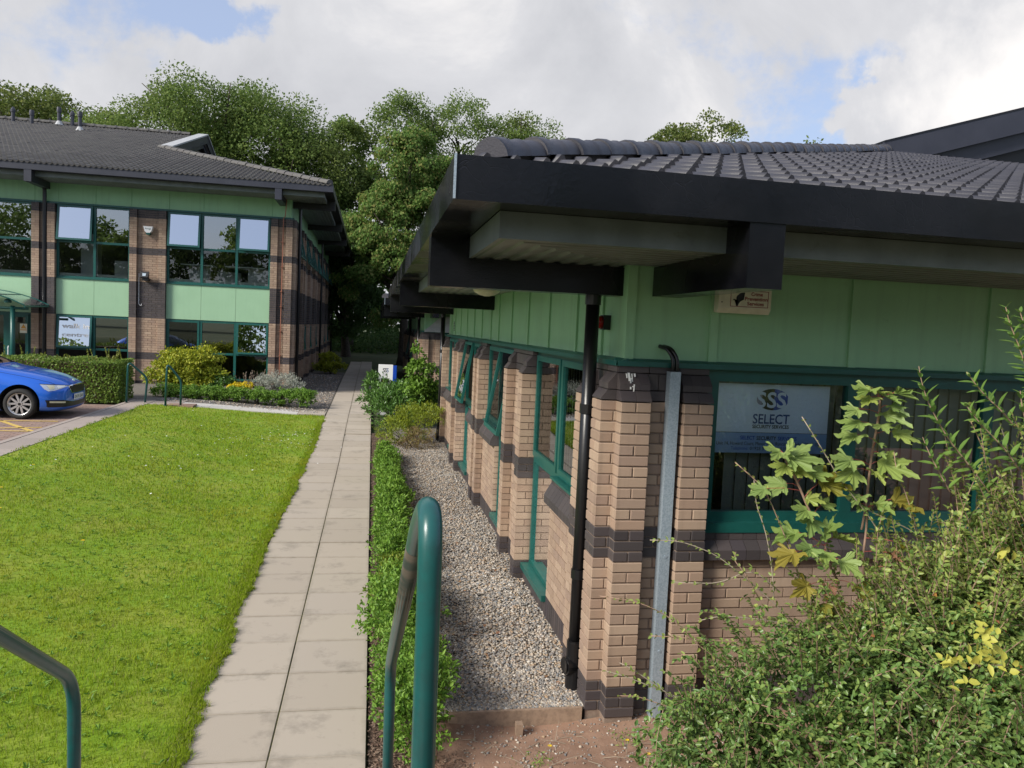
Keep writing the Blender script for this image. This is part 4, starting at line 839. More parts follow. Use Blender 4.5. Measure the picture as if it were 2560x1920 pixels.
# fittings on the near building
def crime_box():
    t = thing('alarm_box', 'cream alarm box with a running man and red print under the black bracket', 'alarm box', (2.57, 5.11, 2.98))
    x0, x1, yf = 2.374, 2.77, 5.06
    q = [(5.13, 2.905), (5.085, 2.90), (yf, 2.935), (yf, 3.068), (5.075, 3.082), (5.13, 3.082)]
    MB().prism([(x0, y, z) for y, z in q], [(x1, y, z) for y, z in q]).build('alarm_cover', 'cream', t)
    y = yf-.0015
    for i, (s, a, b, z) in enumerate((('Crime', .615, .703, 3.028), ('Prevention', .569, .742, 2.994), ('Services', .588, .715, 2.960))): put_text(s, a, b, .026, (2.0, y, z), (1, 0, 0), (0, 0, 1), 'inkred', t, bold=.035)
    o = [(2.463, 2.949), (2.746, 2.949), (2.746, 3.06), (2.463, 3.06)]; mb = MB(); w = .002
    for (a, b), (c, d) in zip(o, o[1:]+o[:1]): mb.box(min(a, c)-w, max(a, c)+w, y, y+.001, min(b, d)-w, max(b, d)+w)
    mb.build('print_border', 'inkred', t)
    R = lambda px, py: (2.477+(px-515)/10.05*.000995*1.0*1.0+0, 3.055-(py-90)/3500*1.0)
    man = [(820, 92), (818, 130), (790, 152), (772, 185), (775, 215), (806, 258), (795, 268), (750, 245), (735, 262), (712, 320), (672, 375), (640, 412), (650, 436), (612, 434), (606, 424), (640, 375), (668, 318), (665, 295), (625, 330), (560, 308), (545, 292), (518, 316), (515, 308), (548, 264), (562, 282), (612, 286), (625, 245), (606, 236), (612, 212), (630, 178), (650, 170), (690, 130), (735, 108), (770, 104), (795, 90)]
    k = .000296
    pts = [(2.467+(px-480)*k, y, 3.055-(py-92)*k-(px-480)*k*.05) for px, py in man]
    bm = bmesh.new(); vv = [bm.verts.new(Vector(p)-wloc(t)) for p in pts]; bm.faces.new(vv); bmesh.ops.triangulate(bm, faces=bm.faces); me = bpy.data.meshes.new('running_figure'); bm.to_mesh(me); bm.free(); me.materials.append(M['inkblack']); link('running_figure', me, t)
    MB().tube([(2.398, y, 2.975), (2.398, y+.003, 2.975)], .005, 8).build('screw', 'inkblack', t)
crime_box()
t = thing('strobe_light', 'small red strobe light beside the near black downpipe', 'strobe light', (1.70, 5.62, 2.80))
MB().box(1.70, 1.757, 5.555, 5.655, 2.745, 2.855).build('strobe_base', 'carblack', t); MB().tube([(1.70, 5.605, 2.80), (1.668, 5.605, 2.80), (1.655, 5.605, 2.80)], [.05, .046, .025], 12).build('strobe_lens', 'red', t, smooth=True)
t = thing('bulkhead_light', 'round frosted bulkhead light under the ribbed soffit by the second bracket', 'ceiling light', (1.1, 8.6, 3.19))
MB().tube([(1.25, 8.6, 3.19), (1.25, 8.6, 3.165)], .17, 20).build('light_base', 'white', t); MB().tube([(1.25, 8.6, 3.165), (1.25, 8.6, 3.12), (1.25, 8.6, 3.09), (1.25, 8.6, 3.075)], [.165, .14, .09, .03], 20).build('light_diffuser', 'lens', t, smooth=True)
def trunking():
    t = thing('cable_trunking', 'galvanised cable trunking up the brick recess between two front piers', 'trunking', (2.06, 5.0, 0))
    MB().box(2.025, 2.10, 4.992, 5.065, -.03, 2.475).build('trunking_cover', 'galv', t)
    for z in (2.42, 1.18, .5): MB().tube([(2.066, 4.9915, z), (2.066, 4.988, z)], .011, 8).build('screw', 'galv', t)
    for dx in (0, .03): MB().tube(fillet([(2.05+dx, 5.03, 2.40), (2.055+dx, 5.03, 2.56), (2.02+dx, 5.06, 2.63), (1.995+dx*.9, 5.15, 2.645)], .05), .014, 8).build('cable', 'blackpipe', t, smooth=True)
trunking()
for pts in ([(1.735, 2.488, .022), (1.742, 2.46, .02), (1.75, 2.42, .016), (1.754, 2.37, .010)], [(1.772, 2.48, .014), (1.776, 2.42, .008), (1.772, 2.36, .008)]):
    pass
t = MB()
for x, z0, z1, w in ((1.742, 2.40, 2.455, .010), (1.75, 2.345, 2.42, .007), (1.765, 2.36, 2.45, .005), (1.772, 2.33, 2.38, .006), (1.725, 2.42, 2.45, .006), (1.785, 2.43, 2.452, .008)):
    f0 = lambda z: 5.155-(.19-.045 if z < 2.40 else .145-(z-2.40)*.85)-.0035
    t.quad((x-w, f0(z0), z0), (x+w*.6, f0(z0), z0), (x+w, f0(z1), z1), (x-w*.7, f0(z1), z1))
t.build('bird_dropping', 'wind', B1)
t = MB()
for z in (2.64, 2.675, 2.71, 2.745, 2.78, 2.815): t.box(1.735, 1.757, 16.55, 16.75, z, z+.018)
t.build('wall_vent', 'soffit', B1)
def poster():
    t = thing('window_poster', 'pale blue security firm poster inside the near front window', 'sign', (2.9, 5.19, 2.15)); y = 5.187
    MB().box(2.452, 3.362, y, y+.003, 2.045, 2.40).build('poster_sheet', 'ltblue', t); MB().box(2.452, 3.362, y, y+.003, 1.893, 2.041).build('poster_band', 'midblue', t)
    y -= .002; U, V = (1, 0, 0), (0, 0, 1)
    put_text('SELECT', 2.758, 3.05, .072, (0, y, 2.112), U, V, 'inkblue', t, bold=.02); put_text('SECURITY SERVICES', 2.758, 3.048, .026, (0, y, 2.077), U, V, 'inkblack', t, bold=.03)
    put_text('SELECT', 2.668, 2.785, .028, (0, y, 1.992), U, V, 'royal', t, bold=.03); put_text('SECURITY', 2.797, 2.955, .028, (0, y, 1.991), U, V, 'inkblack', t, bold=.03); put_text('SERVICES', 2.967, 3.118, .028, (0, y, 1.99), U, V, 'royal', t, bold=.03)
    put_text('Unit 14, Howard Court, Manor Park, Runcorn, Cheshire WA7 1SJ', 2.485, 3.30, .026, (0, y, 1.951), U, V, 'inkblack', t); put_text('Telephone:', 2.60, 2.735, .025, (0, y, 1.916), U, V, 'royal', t); put_text('01928 599929 -  01928 592704', 2.75, 3.19, .025, (0, y, 1.915), U, V, 'inkblack', t)
    # roundel of two letters cut out of dark and blue shapes
    cx, cz, r = 2.905, 2.29, .075
    def disc(x0, x1, m, nm):
        vv = []; xs_ = np.linspace(x0, x1, 9)
        top_ = [(x, cz+math.sqrt(max(r*r*1.1-((x-cx)*.62)**2, 0))) for x in xs_]; bot = [(x, 2*cz-z) for x, z in top_[::-1]]
        MB().quad(*[(x, y, z) for x, z in top_+bot]).build(nm, m, t)
    disc(cx-.125, cx-.085, 'inkgrey', 'roundel_edge'); disc(cx-.0845, cx+.012, 'inkblack', 'roundel_dark_half'); disc(cx+.0125, cx+.12, 'royal', 'roundel_blue_half')
    for x0 in (cx-.095, cx-.012, cx+.066): put_text('S', x0-.032, x0+.042, .115, (0, y-.002, cz-.058), U, V, 'ltblue', t, name='emblem_letter', bold=.03)
poster()
def totem():
    t = thing('totem_sign', 'white and blue totem sign rising out of the dark laurel', 'sign', (.42, 21.5, .2)); z0, z1 = .2, 1.60
    MB().box(.205, .60, 21.45, 21.52, z0, z1).build('sign_panel', 'white', t); MB().box(.603, .70, 21.44, 21.53, z0, z1-.02).build('sign_post', 'royal', t); y = 21.4485
    for i in range(3): put_text('S', .325+.05*i, .385+.05*i, .115, (0, y, 1.39), (1, 0, 0), (0, 0, 1), 'inkblack' if i < 2 else 'inkblue', t, name='emblem_letter', bold=.02)
    put_text('SELECT', .32, .47, .055, (0, y, 1.315), (1, 0, 0), (0, 0, 1), 'inkgrey', t); put_text('SECURITY SERVICES', .32, .47, .02, (0, y, 1.28), (1, 0, 0), (0, 0, 1), 'inkgrey', t)
    MB().box(.28, .50, y-.002, y, 1.10, 1.22).build('picture_strip', 'inkblack', t); MB().box(.33, .40, y-.004, y-.002, 1.12, 1.19).build('picture_glow', 'amber', t)
totem()

# ------------------------------------------------------------------ railings
def rail(name, label, pts, r, group, worn=None, cat='handrail'):
    t = thing(name, label, cat, pts[0], group)
    fp = fillet(pts, .14, 7); MB().tube(fp, r, 16).build('rail_tube', 'rail', t, smooth=True)
    if worn:
        mb = MB(); mb.tube(worn, r*1.012, 16); mb.build('worn_grip', 'railworn', t, smooth=True)
    for p in (pts[0], pts[-1]):
        MB().tube([(p[0], p[1], p[2]), (p[0], p[1], p[2]+.012)], r*2, 12).build('foot_plate', 'rail', t)
rail('handrail', 'nearest green tubular handrail, tall post looming right of the path', [(.136, 1.5, .55), (.127, 1.5, 2.375), (.127, 1.80, 2.245), (.129, 3.36, 1.20), (.14, 3.4, .0)], .0245, 'handrails of the near steps', [(.127, 1.95, 2.144), (.129, 3.25, 1.276)])
rail('handrail', 'green tubular handrail cut off by the left edge of the view', [(-1.09, 1.5, .6), (-1.09, 1.5, 2.43), (-1.085, 3.12, 1.29), (-1.09, 3.15, .02)], .0245, 'handrails of the near steps', [(-1.09, 1.6, 2.36), (-1.086, 3.0, 1.375)])
rail('handrail', 'far green handrail by the end of the clipped hedge', [(-5.98, 20.55, .45), (-5.95, 20.55, 1.49), (-5.55, 20.75, 1.08), (-5.6, 20.75, .42)], .026, 'handrails by the car park corner')
rail('handrail', 'far green handrail in front of the yellow green bush', [(-4.98, 20.2, .45), (-4.95, 20.2, 1.50), (-4.65, 20.35, 1.07), (-4.66, 20.35, .42)], .026, 'handrails by the car park corner')

# ------------------------------------------------------------------ car
def car():
    C0 = Vector((-7.05, 18.05, .42)); T = lambda x, y, z: (C0.x+x, C0.y+y, C0.z+z)     # x forward, y towards the far side, nose to +x
    t = thing('parked_car', 'metallic blue hatchback parked nose to the kerb before the clipped hedge', 'car', tuple(C0))
    # stations: x, half width, sill z, shoulder z, upper (y,z), rail (y,z), centre z
    st_ = [(.83, .55, .24, .50, (.50, .58), (.36, .66), .69), (.79, .66, .20, .54, (.60, .63), (.42, .715), .735), (.68, .775, .17, .58, (.68, .685), (.45, .775), .80), (.50, .845, .16, .63, (.74, .755), (.48, .85), .875), (.25, .875, .16, .69, (.775, .83), (.5, .925), .95),
           (-.05, .885, .16, .74, (.79, .90), (.52, .985), 1.005), (-.35, .89, .16, .79, (.80, .955), (.53, 1.03), 1.045), (-.58, .89, .16, .82, (.80, .985), (.62, 1.06), 1.085), (-.95, .89, .16, .84, (.80, 1.0), (.63, 1.235), 1.275), (-1.35, .89, .16, .85, (.80, 1.01), (.60, 1.40), 1.44),
           (-1.9, .89, .16, .86, (.80, 1.02), (.58, 1.445), 1.49), (-2.5, .89, .17, .87, (.79, 1.04), (.56, 1.40), 1.45), (-3.0, .87, .2, .88, (.76, 1.06), (.53, 1.28), 1.32), (-3.3, .83, .25, .88, (.70, 1.04), (.5, 1.10), 1.12), (-3.48, .74, .33, .80, (.62, .92), (.45, .96), .97)]
    vs, fs, mi = [], [], []; K = 9
    for x, w, zs, zh, (yu, zu), (yr, zr), zc in st_:
        half = [(0, zs-.02), (w-.14, zs-.02), (w-.02, zs+.05), (w, (zs+zh)*.5), (w-.03, zh), (yu, zu), (yr, zr), (yr*.5, (zr+zc)*.5+.005), (0, zc)]
        bow = lambda y: -.10*(y/.9)**2 if x > .6 else 0
        vs += [T(x+bow(y), -y, z) for y, z in half]+[T(x+bow(y), y, z) for y, z in half]
    n = len(st_)
    for i in range(n-1):
        for s_ in (0, 1):
            for k in range(K-1):
                a, b = i*2*K+s_*K+k, (i+1)*2*K+s_*K+k; q = (a, a+1, b+1, b) if s_ else (a, b, b+1, a+1); fs.append(q)
                glass = (k == 5 and 7 <= i <= 11) or (k in (6, 7) and i in (7, 8)) or (k in (6, 7) and i in (11, 12)); mi.append(1 if glass else 0)
    for i in (0, n-1):
        for s_ in (0, 1):
            for k in range(K-1):
                a = i*2*K+s_*K+k
            idx = [i*2*K+s_*K+k for k in range(K)]; fs.append(tuple(idx if (s_ == 0) == (i == 0) else idx[::-1])); mi.append(0)
    me = bpy.data.meshes.new('car_body'); me.from_pydata(vs, [], fs); me.polygons.foreach_set('material_index', mi)
    bm = bmesh.new(); bm.from_mesh(me); bmesh.ops.remove_doubles(bm, verts=bm.verts, dist=.0005); bmesh.ops.recalc_face_normals(bm, faces=bm.faces); bm.to_mesh(me); bm.free()
    for m in ('carblue', 'carglass', 'arch'): me.materials.append(M[m])
    tmp = bpy.data.objects.new('tmp', me); COL.objects.link(tmp)
    ss_ = tmp.modifiers.new('s', 'SUBSURF'); ss_.levels = 3; ss_.render_levels = 3
    cut = MB()
    for xw in (0, -2.65):
        for s_ in (-1, 1): cut.tube([T(xw, s_*.62, .335), T(xw, s_*1.2, .335)], .385, 40)
    cu = cut.build('cut', 'arch'); bo = tmp.modifiers.new('b', 'BOOLEAN'); bo.operation = 'DIFFERENCE'; bo.object = cu; bo.solver = 'EXACT'
    dg = bpy.context.evaluated_depsgraph_get(); nm = bpy.data.meshes.new_from_object(tmp.evaluated_get(dg)); nm.name = 'car_body'
    bpy.data.objects.remove(tmp); bpy.data.objects.remove(cu)
    off = Vector(C0)
    bv = BVHTree.FromPolygons([v.co.copy() for v in nm.vertices], [tuple(p.vertices) for p in nm.polygons])
    nm.transform(Matrix.Translation(-off))
    nm.polygons.foreach_set('use_smooth', [True]*len(nm.polygons)); link('car_body', nm, t)
    try: nm.set_sharp_from_angle(angle=math.radians(35))
    except Exception: pass
    def decal(outline, d, nm_, m, lift=.006, nn=10, parent=t, thick=0):
        """cut a shape out of a plane and lay it on the body along direction d; outline in world points"""
        bm = bmesh.new(); vv = [bm.verts.new(p) for p in outline]; bm.faces.new(vv); bmesh.ops.triangulate(bm, faces=bm.faces)
        for _ in range(3): bmesh.ops.subdivide_edges(bm, edges=[e for e in bm.edges if e.calc_length() > .035], cuts=1); bmesh.ops.triangulate(bm, faces=bm.faces)
        d = Vector(d).normalized(); last = None; miss = []
        for v in bm.verts:
            h = bv.ray_cast(v.co-d*1.2, d)
            if h[0] is not None and h[0].x > C0.x+.30: v.co = h[0]+(h[1] if h[1].dot(d) < 0 else -h[1])*lift
            else: miss.append(v)
        bmesh.ops.delete(bm, geom=miss, context='VERTS')
        me = bpy.data.meshes.new(nm_); bm.to_mesh(me); bm.free(); me.transform(Matrix.Translation(-wloc(parent))); me.materials.append(M[m]); me.polygons.foreach_set('use_smooth', [True]*len(me.polygons)); return link(nm_, me, parent)
    dd = Vector((-.62, .78, -.05))
    P3 = lambda x, y, z: Vector(T(x, y, z))
    for s_ in (-1, 1):
        d = Vector((-.62, -s_*.78, -.03))
        hl = decal([P3(.36, s_*.80, .735), P3(.45, s_*.80, .63), P3(.50, s_*.76, .585), P3(.60, s_*.70, .60), P3(.74, s_*.52, .655), P3(.80, s_*.40, .685), P3(.60, s_*.66, .715)], d, 'headlight', 'lamp', .008)
        decal([P3(.50, s_*.78, .705), P3(.54, s_*.76, .62), P3(.60, s_*.70, .63), P3(.60, s_*.68, .70)], d, 'lamp_lens', 'lens', .013, parent=hl); decal([P3(.64, s_*.66, .695), P3(.65, s_*.66, .635), P3(.74, s_*.52, .665), P3(.74, s_*.52, .69)], d, 'lamp_lens', 'white', .013, parent=hl)
        decal([P3(.36, s_*.82, .738), P3(.60, s_*.66, .719), P3(.80, s_*.40, .69), P3(.80, s_*.40, .682), P3(.60, s_*.66, .709), P3(.365, s_*.80, .728)], d, 'lamp_brow', 'carblack', .011)
    d = (-1, 0, 0)
    decal([P3(.9, -.44, .685), P3(.9, -.40, .60), P3(.9, -.34, .525), P3(.9, .34, .525), P3(.9, .40, .60), P3(.9, .44, .685), P3(.9, .25, .70), P3(.9, -.25, .70)], d, 'grille_surround', 'chrome', .006)
    gr = decal([P3(.9, -.40, .675), P3(.9, -.36, .60), P3(.9, -.31, .54), P3(.9, .31, .54), P3(.9, .36, .60), P3(.9, .40, .675), P3(.9, .22, .685), P3(.9, -.22, .685)], d, 'grille', 'carblack', .012)
    decal([P3(.9, -.86, .41), P3(.9, -.62, .40), P3(.9, -.3, .345), P3(.9, .3, .345), P3(.9, .62, .40), P3(.9, .86, .41), P3(.9, .84, .26), P3(.9, .5, .25), P3(.9, -.5, .25), P3(.9, -.84, .26)], d, 'lower_intake', 'carblack', .006)
    for s_ in (-1, 1): decal([P3(.9, s_*.80, .385), P3(.9, s_*.58, .37), P3(.9, s_*.58, .335), P3(.9, s_*.80, .35)], d, 'fog_light', 'lens', .012)
    hb = bv.ray_cast(P3(2, 0, .46), Vector((-1, 0, 0)))[0]; xb = hb.x+.012
    pl = thing_part('number_plate', t, (xb, C0.y, C0.z+.45)); MB().box(xb, xb+.006, C0.y-.26, C0.y+.26, C0.z+.385, C0.z+.50).build('plate_board', 'white', pl)
    put_text('DH19 OAA', -.235, .235, .075, (xb+.0075, C0.y, C0.z+.405), (0, 1, 0), (0, 0, 1), 'inkblack', pl, bold=.02)
    hb = bv.ray_cast(P3(.72, 0, 2), Vector((0, 0, -1))); 
    if hb[0] is not None: MB().tube([hb[0], hb[0]+Vector((.012, 0, .006))], .04, 14).build('bonnet_badge', 'chrome', t)
    # shut lines
    for pts in ([(.62, -.62, .8), (.4, -.70, .9), (.1, -.735, 1.0), (-.25, -.755, 1.1), (-.5, -.76, 1.1)],):
        q = []
        for a, b in zip(pts[:-1], pts[1:]):
            for k in range(8):
                p = P3(*[a[j]+(b[j]-a[j])*k/8 for j in range(3)]); h = bv.ray_cast(p+Vector((0, 0, .6)), Vector((0, 0, -1)))
                if h[0] is not None: q.append(h[0]+Vector((0, 0, .001)))
        MB().tube(q, .0035, 4).build('bonnet_seam', 'carblack', t)
    q = []
    for k in range(16):
        h = bv.ray_cast(P3(-.52, -3, .25+.68*k/15), Vector((0, 1, 0)))
        if h[0] is not None: q.append(h[0]+Vector((0, -.001, 0)))
    MB().tube(q, .004, 4).build('door_seam', 'carblack', t)
    for y_ in (-.80,):
        mb = MB(); mb.prism([P3(-.72, y_-.17, 1.02), P3(-.60, y_-.17, 1.0), P3(-.58, y_-.17, .90), P3(-.70, y_-.17, .89)], [P3(-.75, y_+.02, 1.0), P3(-.66, y_+.02, .99), P3(-.64, y_+.02, .93), P3(-.73, y_+.02, .92)]); mb.build('door_mirror', 'carblue', t)
    MB().box(*(C0.x-3.2, C0.x+.5), *(C0.y-.66, C0.y+.66), C0.z+.15, C0.z+.62).build('underbody', 'arch', t)
    mb = MB(); mb.box(C0.x-2.6, C0.x-.62, C0.y-.7, C0.y+.7, C0.z+.62, C0.z+.80)
    for y in (-.36, .36): mb.box(C0.x-1.9, C0.x-1.7, C0.y+y-.25, C0.y+y+.25, C0.z+.8, C0.z+1.15); mb.tube([P3(-1.8, y, 1.15), P3(-1.8, y, 1.33)], .1, 10)
    mb.build('cabin', 'arch', t)
    # wheels
    def wheel(xw, s_):
        w = thing_part('wheel', t, T(xw, s_*.80, .315)); c = Vector(T(xw, 0, .315)); Y = lambda o: C0.y+s_*o
        prof = [(.20, .66), (.27, .655), (.305, .67), (.315, .70), (.316, .80), (.306, .84), (.28, .86), (.235, .862), (.225, .85)]; mb = MB(); nseg = 40; vv = []
        for r, o in prof:
            for k in range(nseg): a = 2*PI*k/nseg; vv.append((c.x+r*math.cos(a), Y(o), c.z+r*math.sin(a)))
        mb.add(vv, [(i*nseg+k, i*nseg+(k+1) % nseg, (i+1)*nseg+(k+1) % nseg, (i+1)*nseg+k) for i in range(len(prof)-1) for k in range(nseg)]); mb.build('tyre', 'tyre', w, smooth=True)
        mb = MB(); vv = []
        for r, o in ((.232, .852), (.212, .845), (.205, .76), (.0, .74)):
            for k in range(nseg): a = 2*PI*k/nseg; vv.append((c.x+r*math.cos(a), Y(o), c.z+r*math.sin(a)))
        mb.add(vv, [(i*nseg+k, i*nseg+(k+1) % nseg, (i+1)*nseg+(k+1) % nseg, (i+1)*nseg+k) for i in range(3) for k in range(nseg)], 0); mb.m = [0]*(2*nseg)+[1]*nseg; mb.build('rim', ['alloy', 'arch'], w, smooth=True)
        mb = MB()
        for k in range(5):
            for dl in (-.26, .26):
                a = 2*PI*k/5+.3; d1 = Vector((math.cos(a+dl*.5), 0, math.sin(a+dl*.5))); d2 = Vector((math.cos(a+dl*1.25), 0, math.sin(a+dl*1.25))); p0 = c+d1*.04; p1 = c+d2*.215; sd = (p1-p0).normalized().cross(Vector((0, 1, 0)))
                A = [(p0-sd*.020), (p0+sd*.020), (p1+sd*.019), (p1-sd*.019)]
                mb.prism([(p.x, Y(.835), p.z) for p in A], [(p.x, Y(.80), p.z) for p in A])
        mb.tube([(c.x, Y(.80), c.z), (c.x, Y(.84), c.z)], .055, 16); mb.build('spokes', 'alloy', w)
        MB().tube([(c.x, Y(.84), c.z), (c.x, Y(.846), c.z)], .028, 14).build('hub_cap', 'carblack', w)
    for xw in (0, -2.65):
        for s_ in (-1, 1): wheel(xw, s_)
car()
# ------------------------------------------------------------------ plants
def foliage(name, lobes, n, ln, wd, m, parent, shell=.55, clumps=40, cr=.3, droop=.25, upb=.3, kind='cards', core=None, seed=None):
    """leaves gathered in clumps over the lobes (cx,cy,cz,rx,ry,rz)"""
    lobes = np.array(lobes, float); vol = (lobes[:, 3]*lobes[:, 4]*lobes[:, 5])**(2/3); nc = np.maximum(3, (vol/vol.sum()*clumps*len(lobes)).astype(int)); C, R = [], []
    for l, k in zip(lobes, nc):
        d = rdir(k); d[:, 2] = np.abs(d[:, 2])*np.where(RS.uniform(size=k) < .78, 1, -1); r = RS.uniform(shell, 1.0, k)[:, None]
        C.append(l[:3]+d*l[3:]*r); R.append(np.full(k, cr*(l[3]*l[4]*l[5])**(1/3))*RS.uniform(.6, 1.35, k))
    C = np.concatenate(C); R = np.concatenate(R); w = R**2; ix = RS.choice(len(C), n, p=w/w.sum()); d = rdir(n); r = RS.uniform(0, 1, n)**.45
    off_ = d*r[:, None]*R[ix][:, None]; off_[:, 2] *= .72; P = C[ix]+off_
    near = lobes[np.argmin(((P[:, None]-lobes[None, :, :3])**2/lobes[None, :, 3:]**2).sum(2), 1)]
    out = norm((P-near[:, :3])/near[:, 3:]**2); D = norm(out*.5+rdir(n)*.75+np.array([0, 0, -droop])+0); Nn = norm(out*.45+rdir(n)*.6+np.array([0, 0, upb]))
    L_ = np.broadcast_to(ln, n)*RS.uniform(.65, 1.25, n); Wd = np.broadcast_to(wd, n)*RS.uniform(.7, 1.2, n)
    V, F = (cards if kind == 'cards' else leaves)(P, D, Nn, L_, Wd)
    return npmesh(name, V, F, m, parent)
def trunk(parent, base, lobes, r, nl=3, name='trunk', m='bark'):
    b = Vector(base); mb = MB(); lc = [Vector(l[:3]) for l in lobes]; top = sum(lc, Vector())/len(lc); fork = b.lerp(top, .45)
    mb.tube([b-Vector((0, 0, .3)), b+Vector((0, 0, .3)), b.lerp(fork, .5)+Vector((.15*r, 0, 0)), fork], [r*1.5, r*1.1, r*.9, r*.72], 8)
    for l in lobes:
        c = Vector(l[:3]); mid = fork.lerp(c, .5)+Vector((random.uniform(-.1, .1)*l[3], random.uniform(-.1, .1)*l[3], .08*l[5])); mb.tube([fork-Vector((0, 0, r)), mid, c], [r*.6, r*.4, r*.2], 6)
        for k in range(nl):
            d = Vector((random.uniform(-1, 1)*l[3], random.uniform(-1, 1)*l[4], random.uniform(-.1, .95)*l[5]))*.8; e = c+d; s_ = mid.lerp(c, random.uniform(.3, 1)); mb.tube([s_, s_.lerp(e, .5)+Vector((0, 0, .06*l[5])), e], [r*.24, r*.15, r*.05], 5)
    return mb.build(name, m, parent, smooth=True)
def tree(label, base, lobes, n, ln, m, r=.35, group='trees behind the buildings', clumps=38, cr=.27, name='broadleaf_tree', shell=.6, nl=3, droop=.25):
    t = thing(name, label, 'tree', base, group); trunk(t, base, lobes, r, nl); foliage('crown', lobes, n, ln, ln*.62, m, t, clumps=clumps, cr=cr, shell=shell, droop=droop); return t
tree('broad dome-shaped dark green tree above the left building roof', (-9.5, 53, .9), [(-12.4, 52, 12.4, 4.8, 4.5, 4.3), (-7.0, 53, 12.5, 4.6, 4.5, 4.4), (-10, 51.5, 14.9, 5.4, 4, 2.3), (-16, 53, 11.8, 3.2, 4, 4.0), (-4.4, 52, 11.2, 2.8, 4, 4.2), (-9, 51, 8, 7, 4, 4)], 120000, .185, 'l_tree', .5, clumps=80, cr=.30, nl=6)
tree('yellowish green tree at the far left behind the roof flues', (-25.5, 63, 1), [(-25.5, 62, 14.8, 5.5, 5, 4), (-32, 64, 15.2, 5.5, 5, 4.6), (-20, 61, 13.6, 4.5, 4, 3.4), (-27, 60, 10, 8, 5, 4)], 44000, .28, 'l_tree2', .45, clumps=60, cr=.3)
tree('narrow dark tree between the domed tree and the path', (-1.6, 55.5, 1), [(-2, 55, 13.6, 1.9, 2.5, 3.2), (-.9, 55, 10.5, 2.4, 2.6, 3.4), (-2.8, 54.5, 8, 2.4, 2.6, 3.2)], 17000, .28, 'l_tree', .3, clumps=60, cr=.3)
tree('tall dark tree rising behind the near building eave', (5.5, 57, 1), [(1.6, 55, 15.6, 2.5, 3, 2.8), (5.6, 56, 16, 3, 3, 3.0), (10.6, 57, 15.6, 3.4, 3, 2.8), (13.8, 57, 14.2, 2, 2.5, 2.2), (6.5, 56, 11.2, 6.6, 4, 4)], 80000, .19, 'l_tree', .4, clumps=70, cr=.3, nl=6)
tree('lighter green drooping tree overhanging the end of the path', (1.8, 44.6, .6), [(1.7, 44, 11.2, 2.1, 2.2, 2.5), (.6, 44, 8.2, 2.2, 2.2, 2.6), (2.9, 44, 8.4, 2.3, 2.2, 2.8), (1.0, 43.4, 5.2, 2.8, 2, 2.4), (4.3, 44.5, 10.2, 1.6, 2, 2.2), (-.9, 44.2, 6.4, 1.6, 1.8, 2.6)], 70000, .18, 'l_tree3', .28, clumps=50, cr=.28, droop=.9)
tree('dark shaded tree at the left of the path end', (-1.6, 50, .6), [(-1.2, 49, 6.8, 2.0, 2.2, 2.8), (-1.6, 49.5, 3.6, 2.6, 2.2, 2.3), (-3.5, 50, 5.6, 2, 2, 3)], 30000, .23, 'l_dark', .26, clumps=60, cr=.32)
tree('small sparse yellowish tree showing over the hip of the near roof', (19.5, 47, 0), [(18.4, 46, 14.4, 2.2, 2, 1.5), (20.8, 46.5, 15.0, 1.8, 2, 1.7), (16.6, 46, 14.1, 1.2, 1.5, .9)], 4200, .22, 'l_tree2', .3, cr=.33, clumps=22)
tree('tree with only its tip above the near roof ridge', (27.2, 46, 0), [(27.2, 46, 14.6, .9, .9, 1.3), (27.2, 46, 12, 2.2, 2, 2)], 1800, .22, 'l_tree', .2)
for i, (x, y, s_) in enumerate(((-5, -34, 13), (3, -30, 12), (11, -27, 12.5), (20, -30, 14), (-14, -40, 14), (30, -24, 12), (-22, -33, 14), (-30, -36, 13), (-38, -40, 14.5))):
    tree('broad tree behind the viewer seen only in window reflections, %s from the left' % ['fifth', 'sixth', 'seventh', 'eighth', 'fourth', 'last', 'third', 'second', 'first'][i], (x, y, -.2), [(x, y, s_*.62, s_*.3, s_*.3, s_*.36), (x+s_*.2, y, s_*.45, s_*.26, s_*.26, s_*.26), (x-s_*.2, y, s_*.45, s_*.26, s_*.26, s_*.26)], 5000, .5, 'l_tree', .3, group='trees behind the viewer')
# far wood closing the view, and the undergrowth below it
n = 30000; x = RS.uniform(-48, 48, n); h = RS.uniform(0, 1, n); y = 62+RS.uniform(0, 5, n)+1.5*np.sin(x*.5); top_ = 8.5+1.5*np.sin(x*.33)+1.0*np.sin(x*1.1)
V, F = cards(np.stack([x, y, g(x, y)-.2+h*top_], 1), np.stack([RS.normal(size=n), RS.normal(size=n)*.4-.3, RS.normal(size=n)], 1), rdir(n)+np.array([0, -.8, .3]), RS.uniform(.35, .7, n), RS.uniform(.25, .45, n))
npmesh('far_wood', V, F, 'l_dark', kind='stuff')
n = 9000; x = RS.uniform(-9, 9, n); y = RS.uniform(54.5, 60, n); V, F = cards(np.stack([x, y, g(x, y)+RS.uniform(0, 1, n)**1.4*(1.3+.5*np.sin(x*1.7))], 1), np.stack([RS.normal(size=n), RS.normal(size=n)-.4, RS.normal(size=n)+.5], 1), rdir(n)+np.array([0, -.5, .6]), RS.uniform(.15, .3, n), RS.uniform(.1, .2, n))
npmesh('undergrowth', V, F, 'l_dark', kind='stuff')

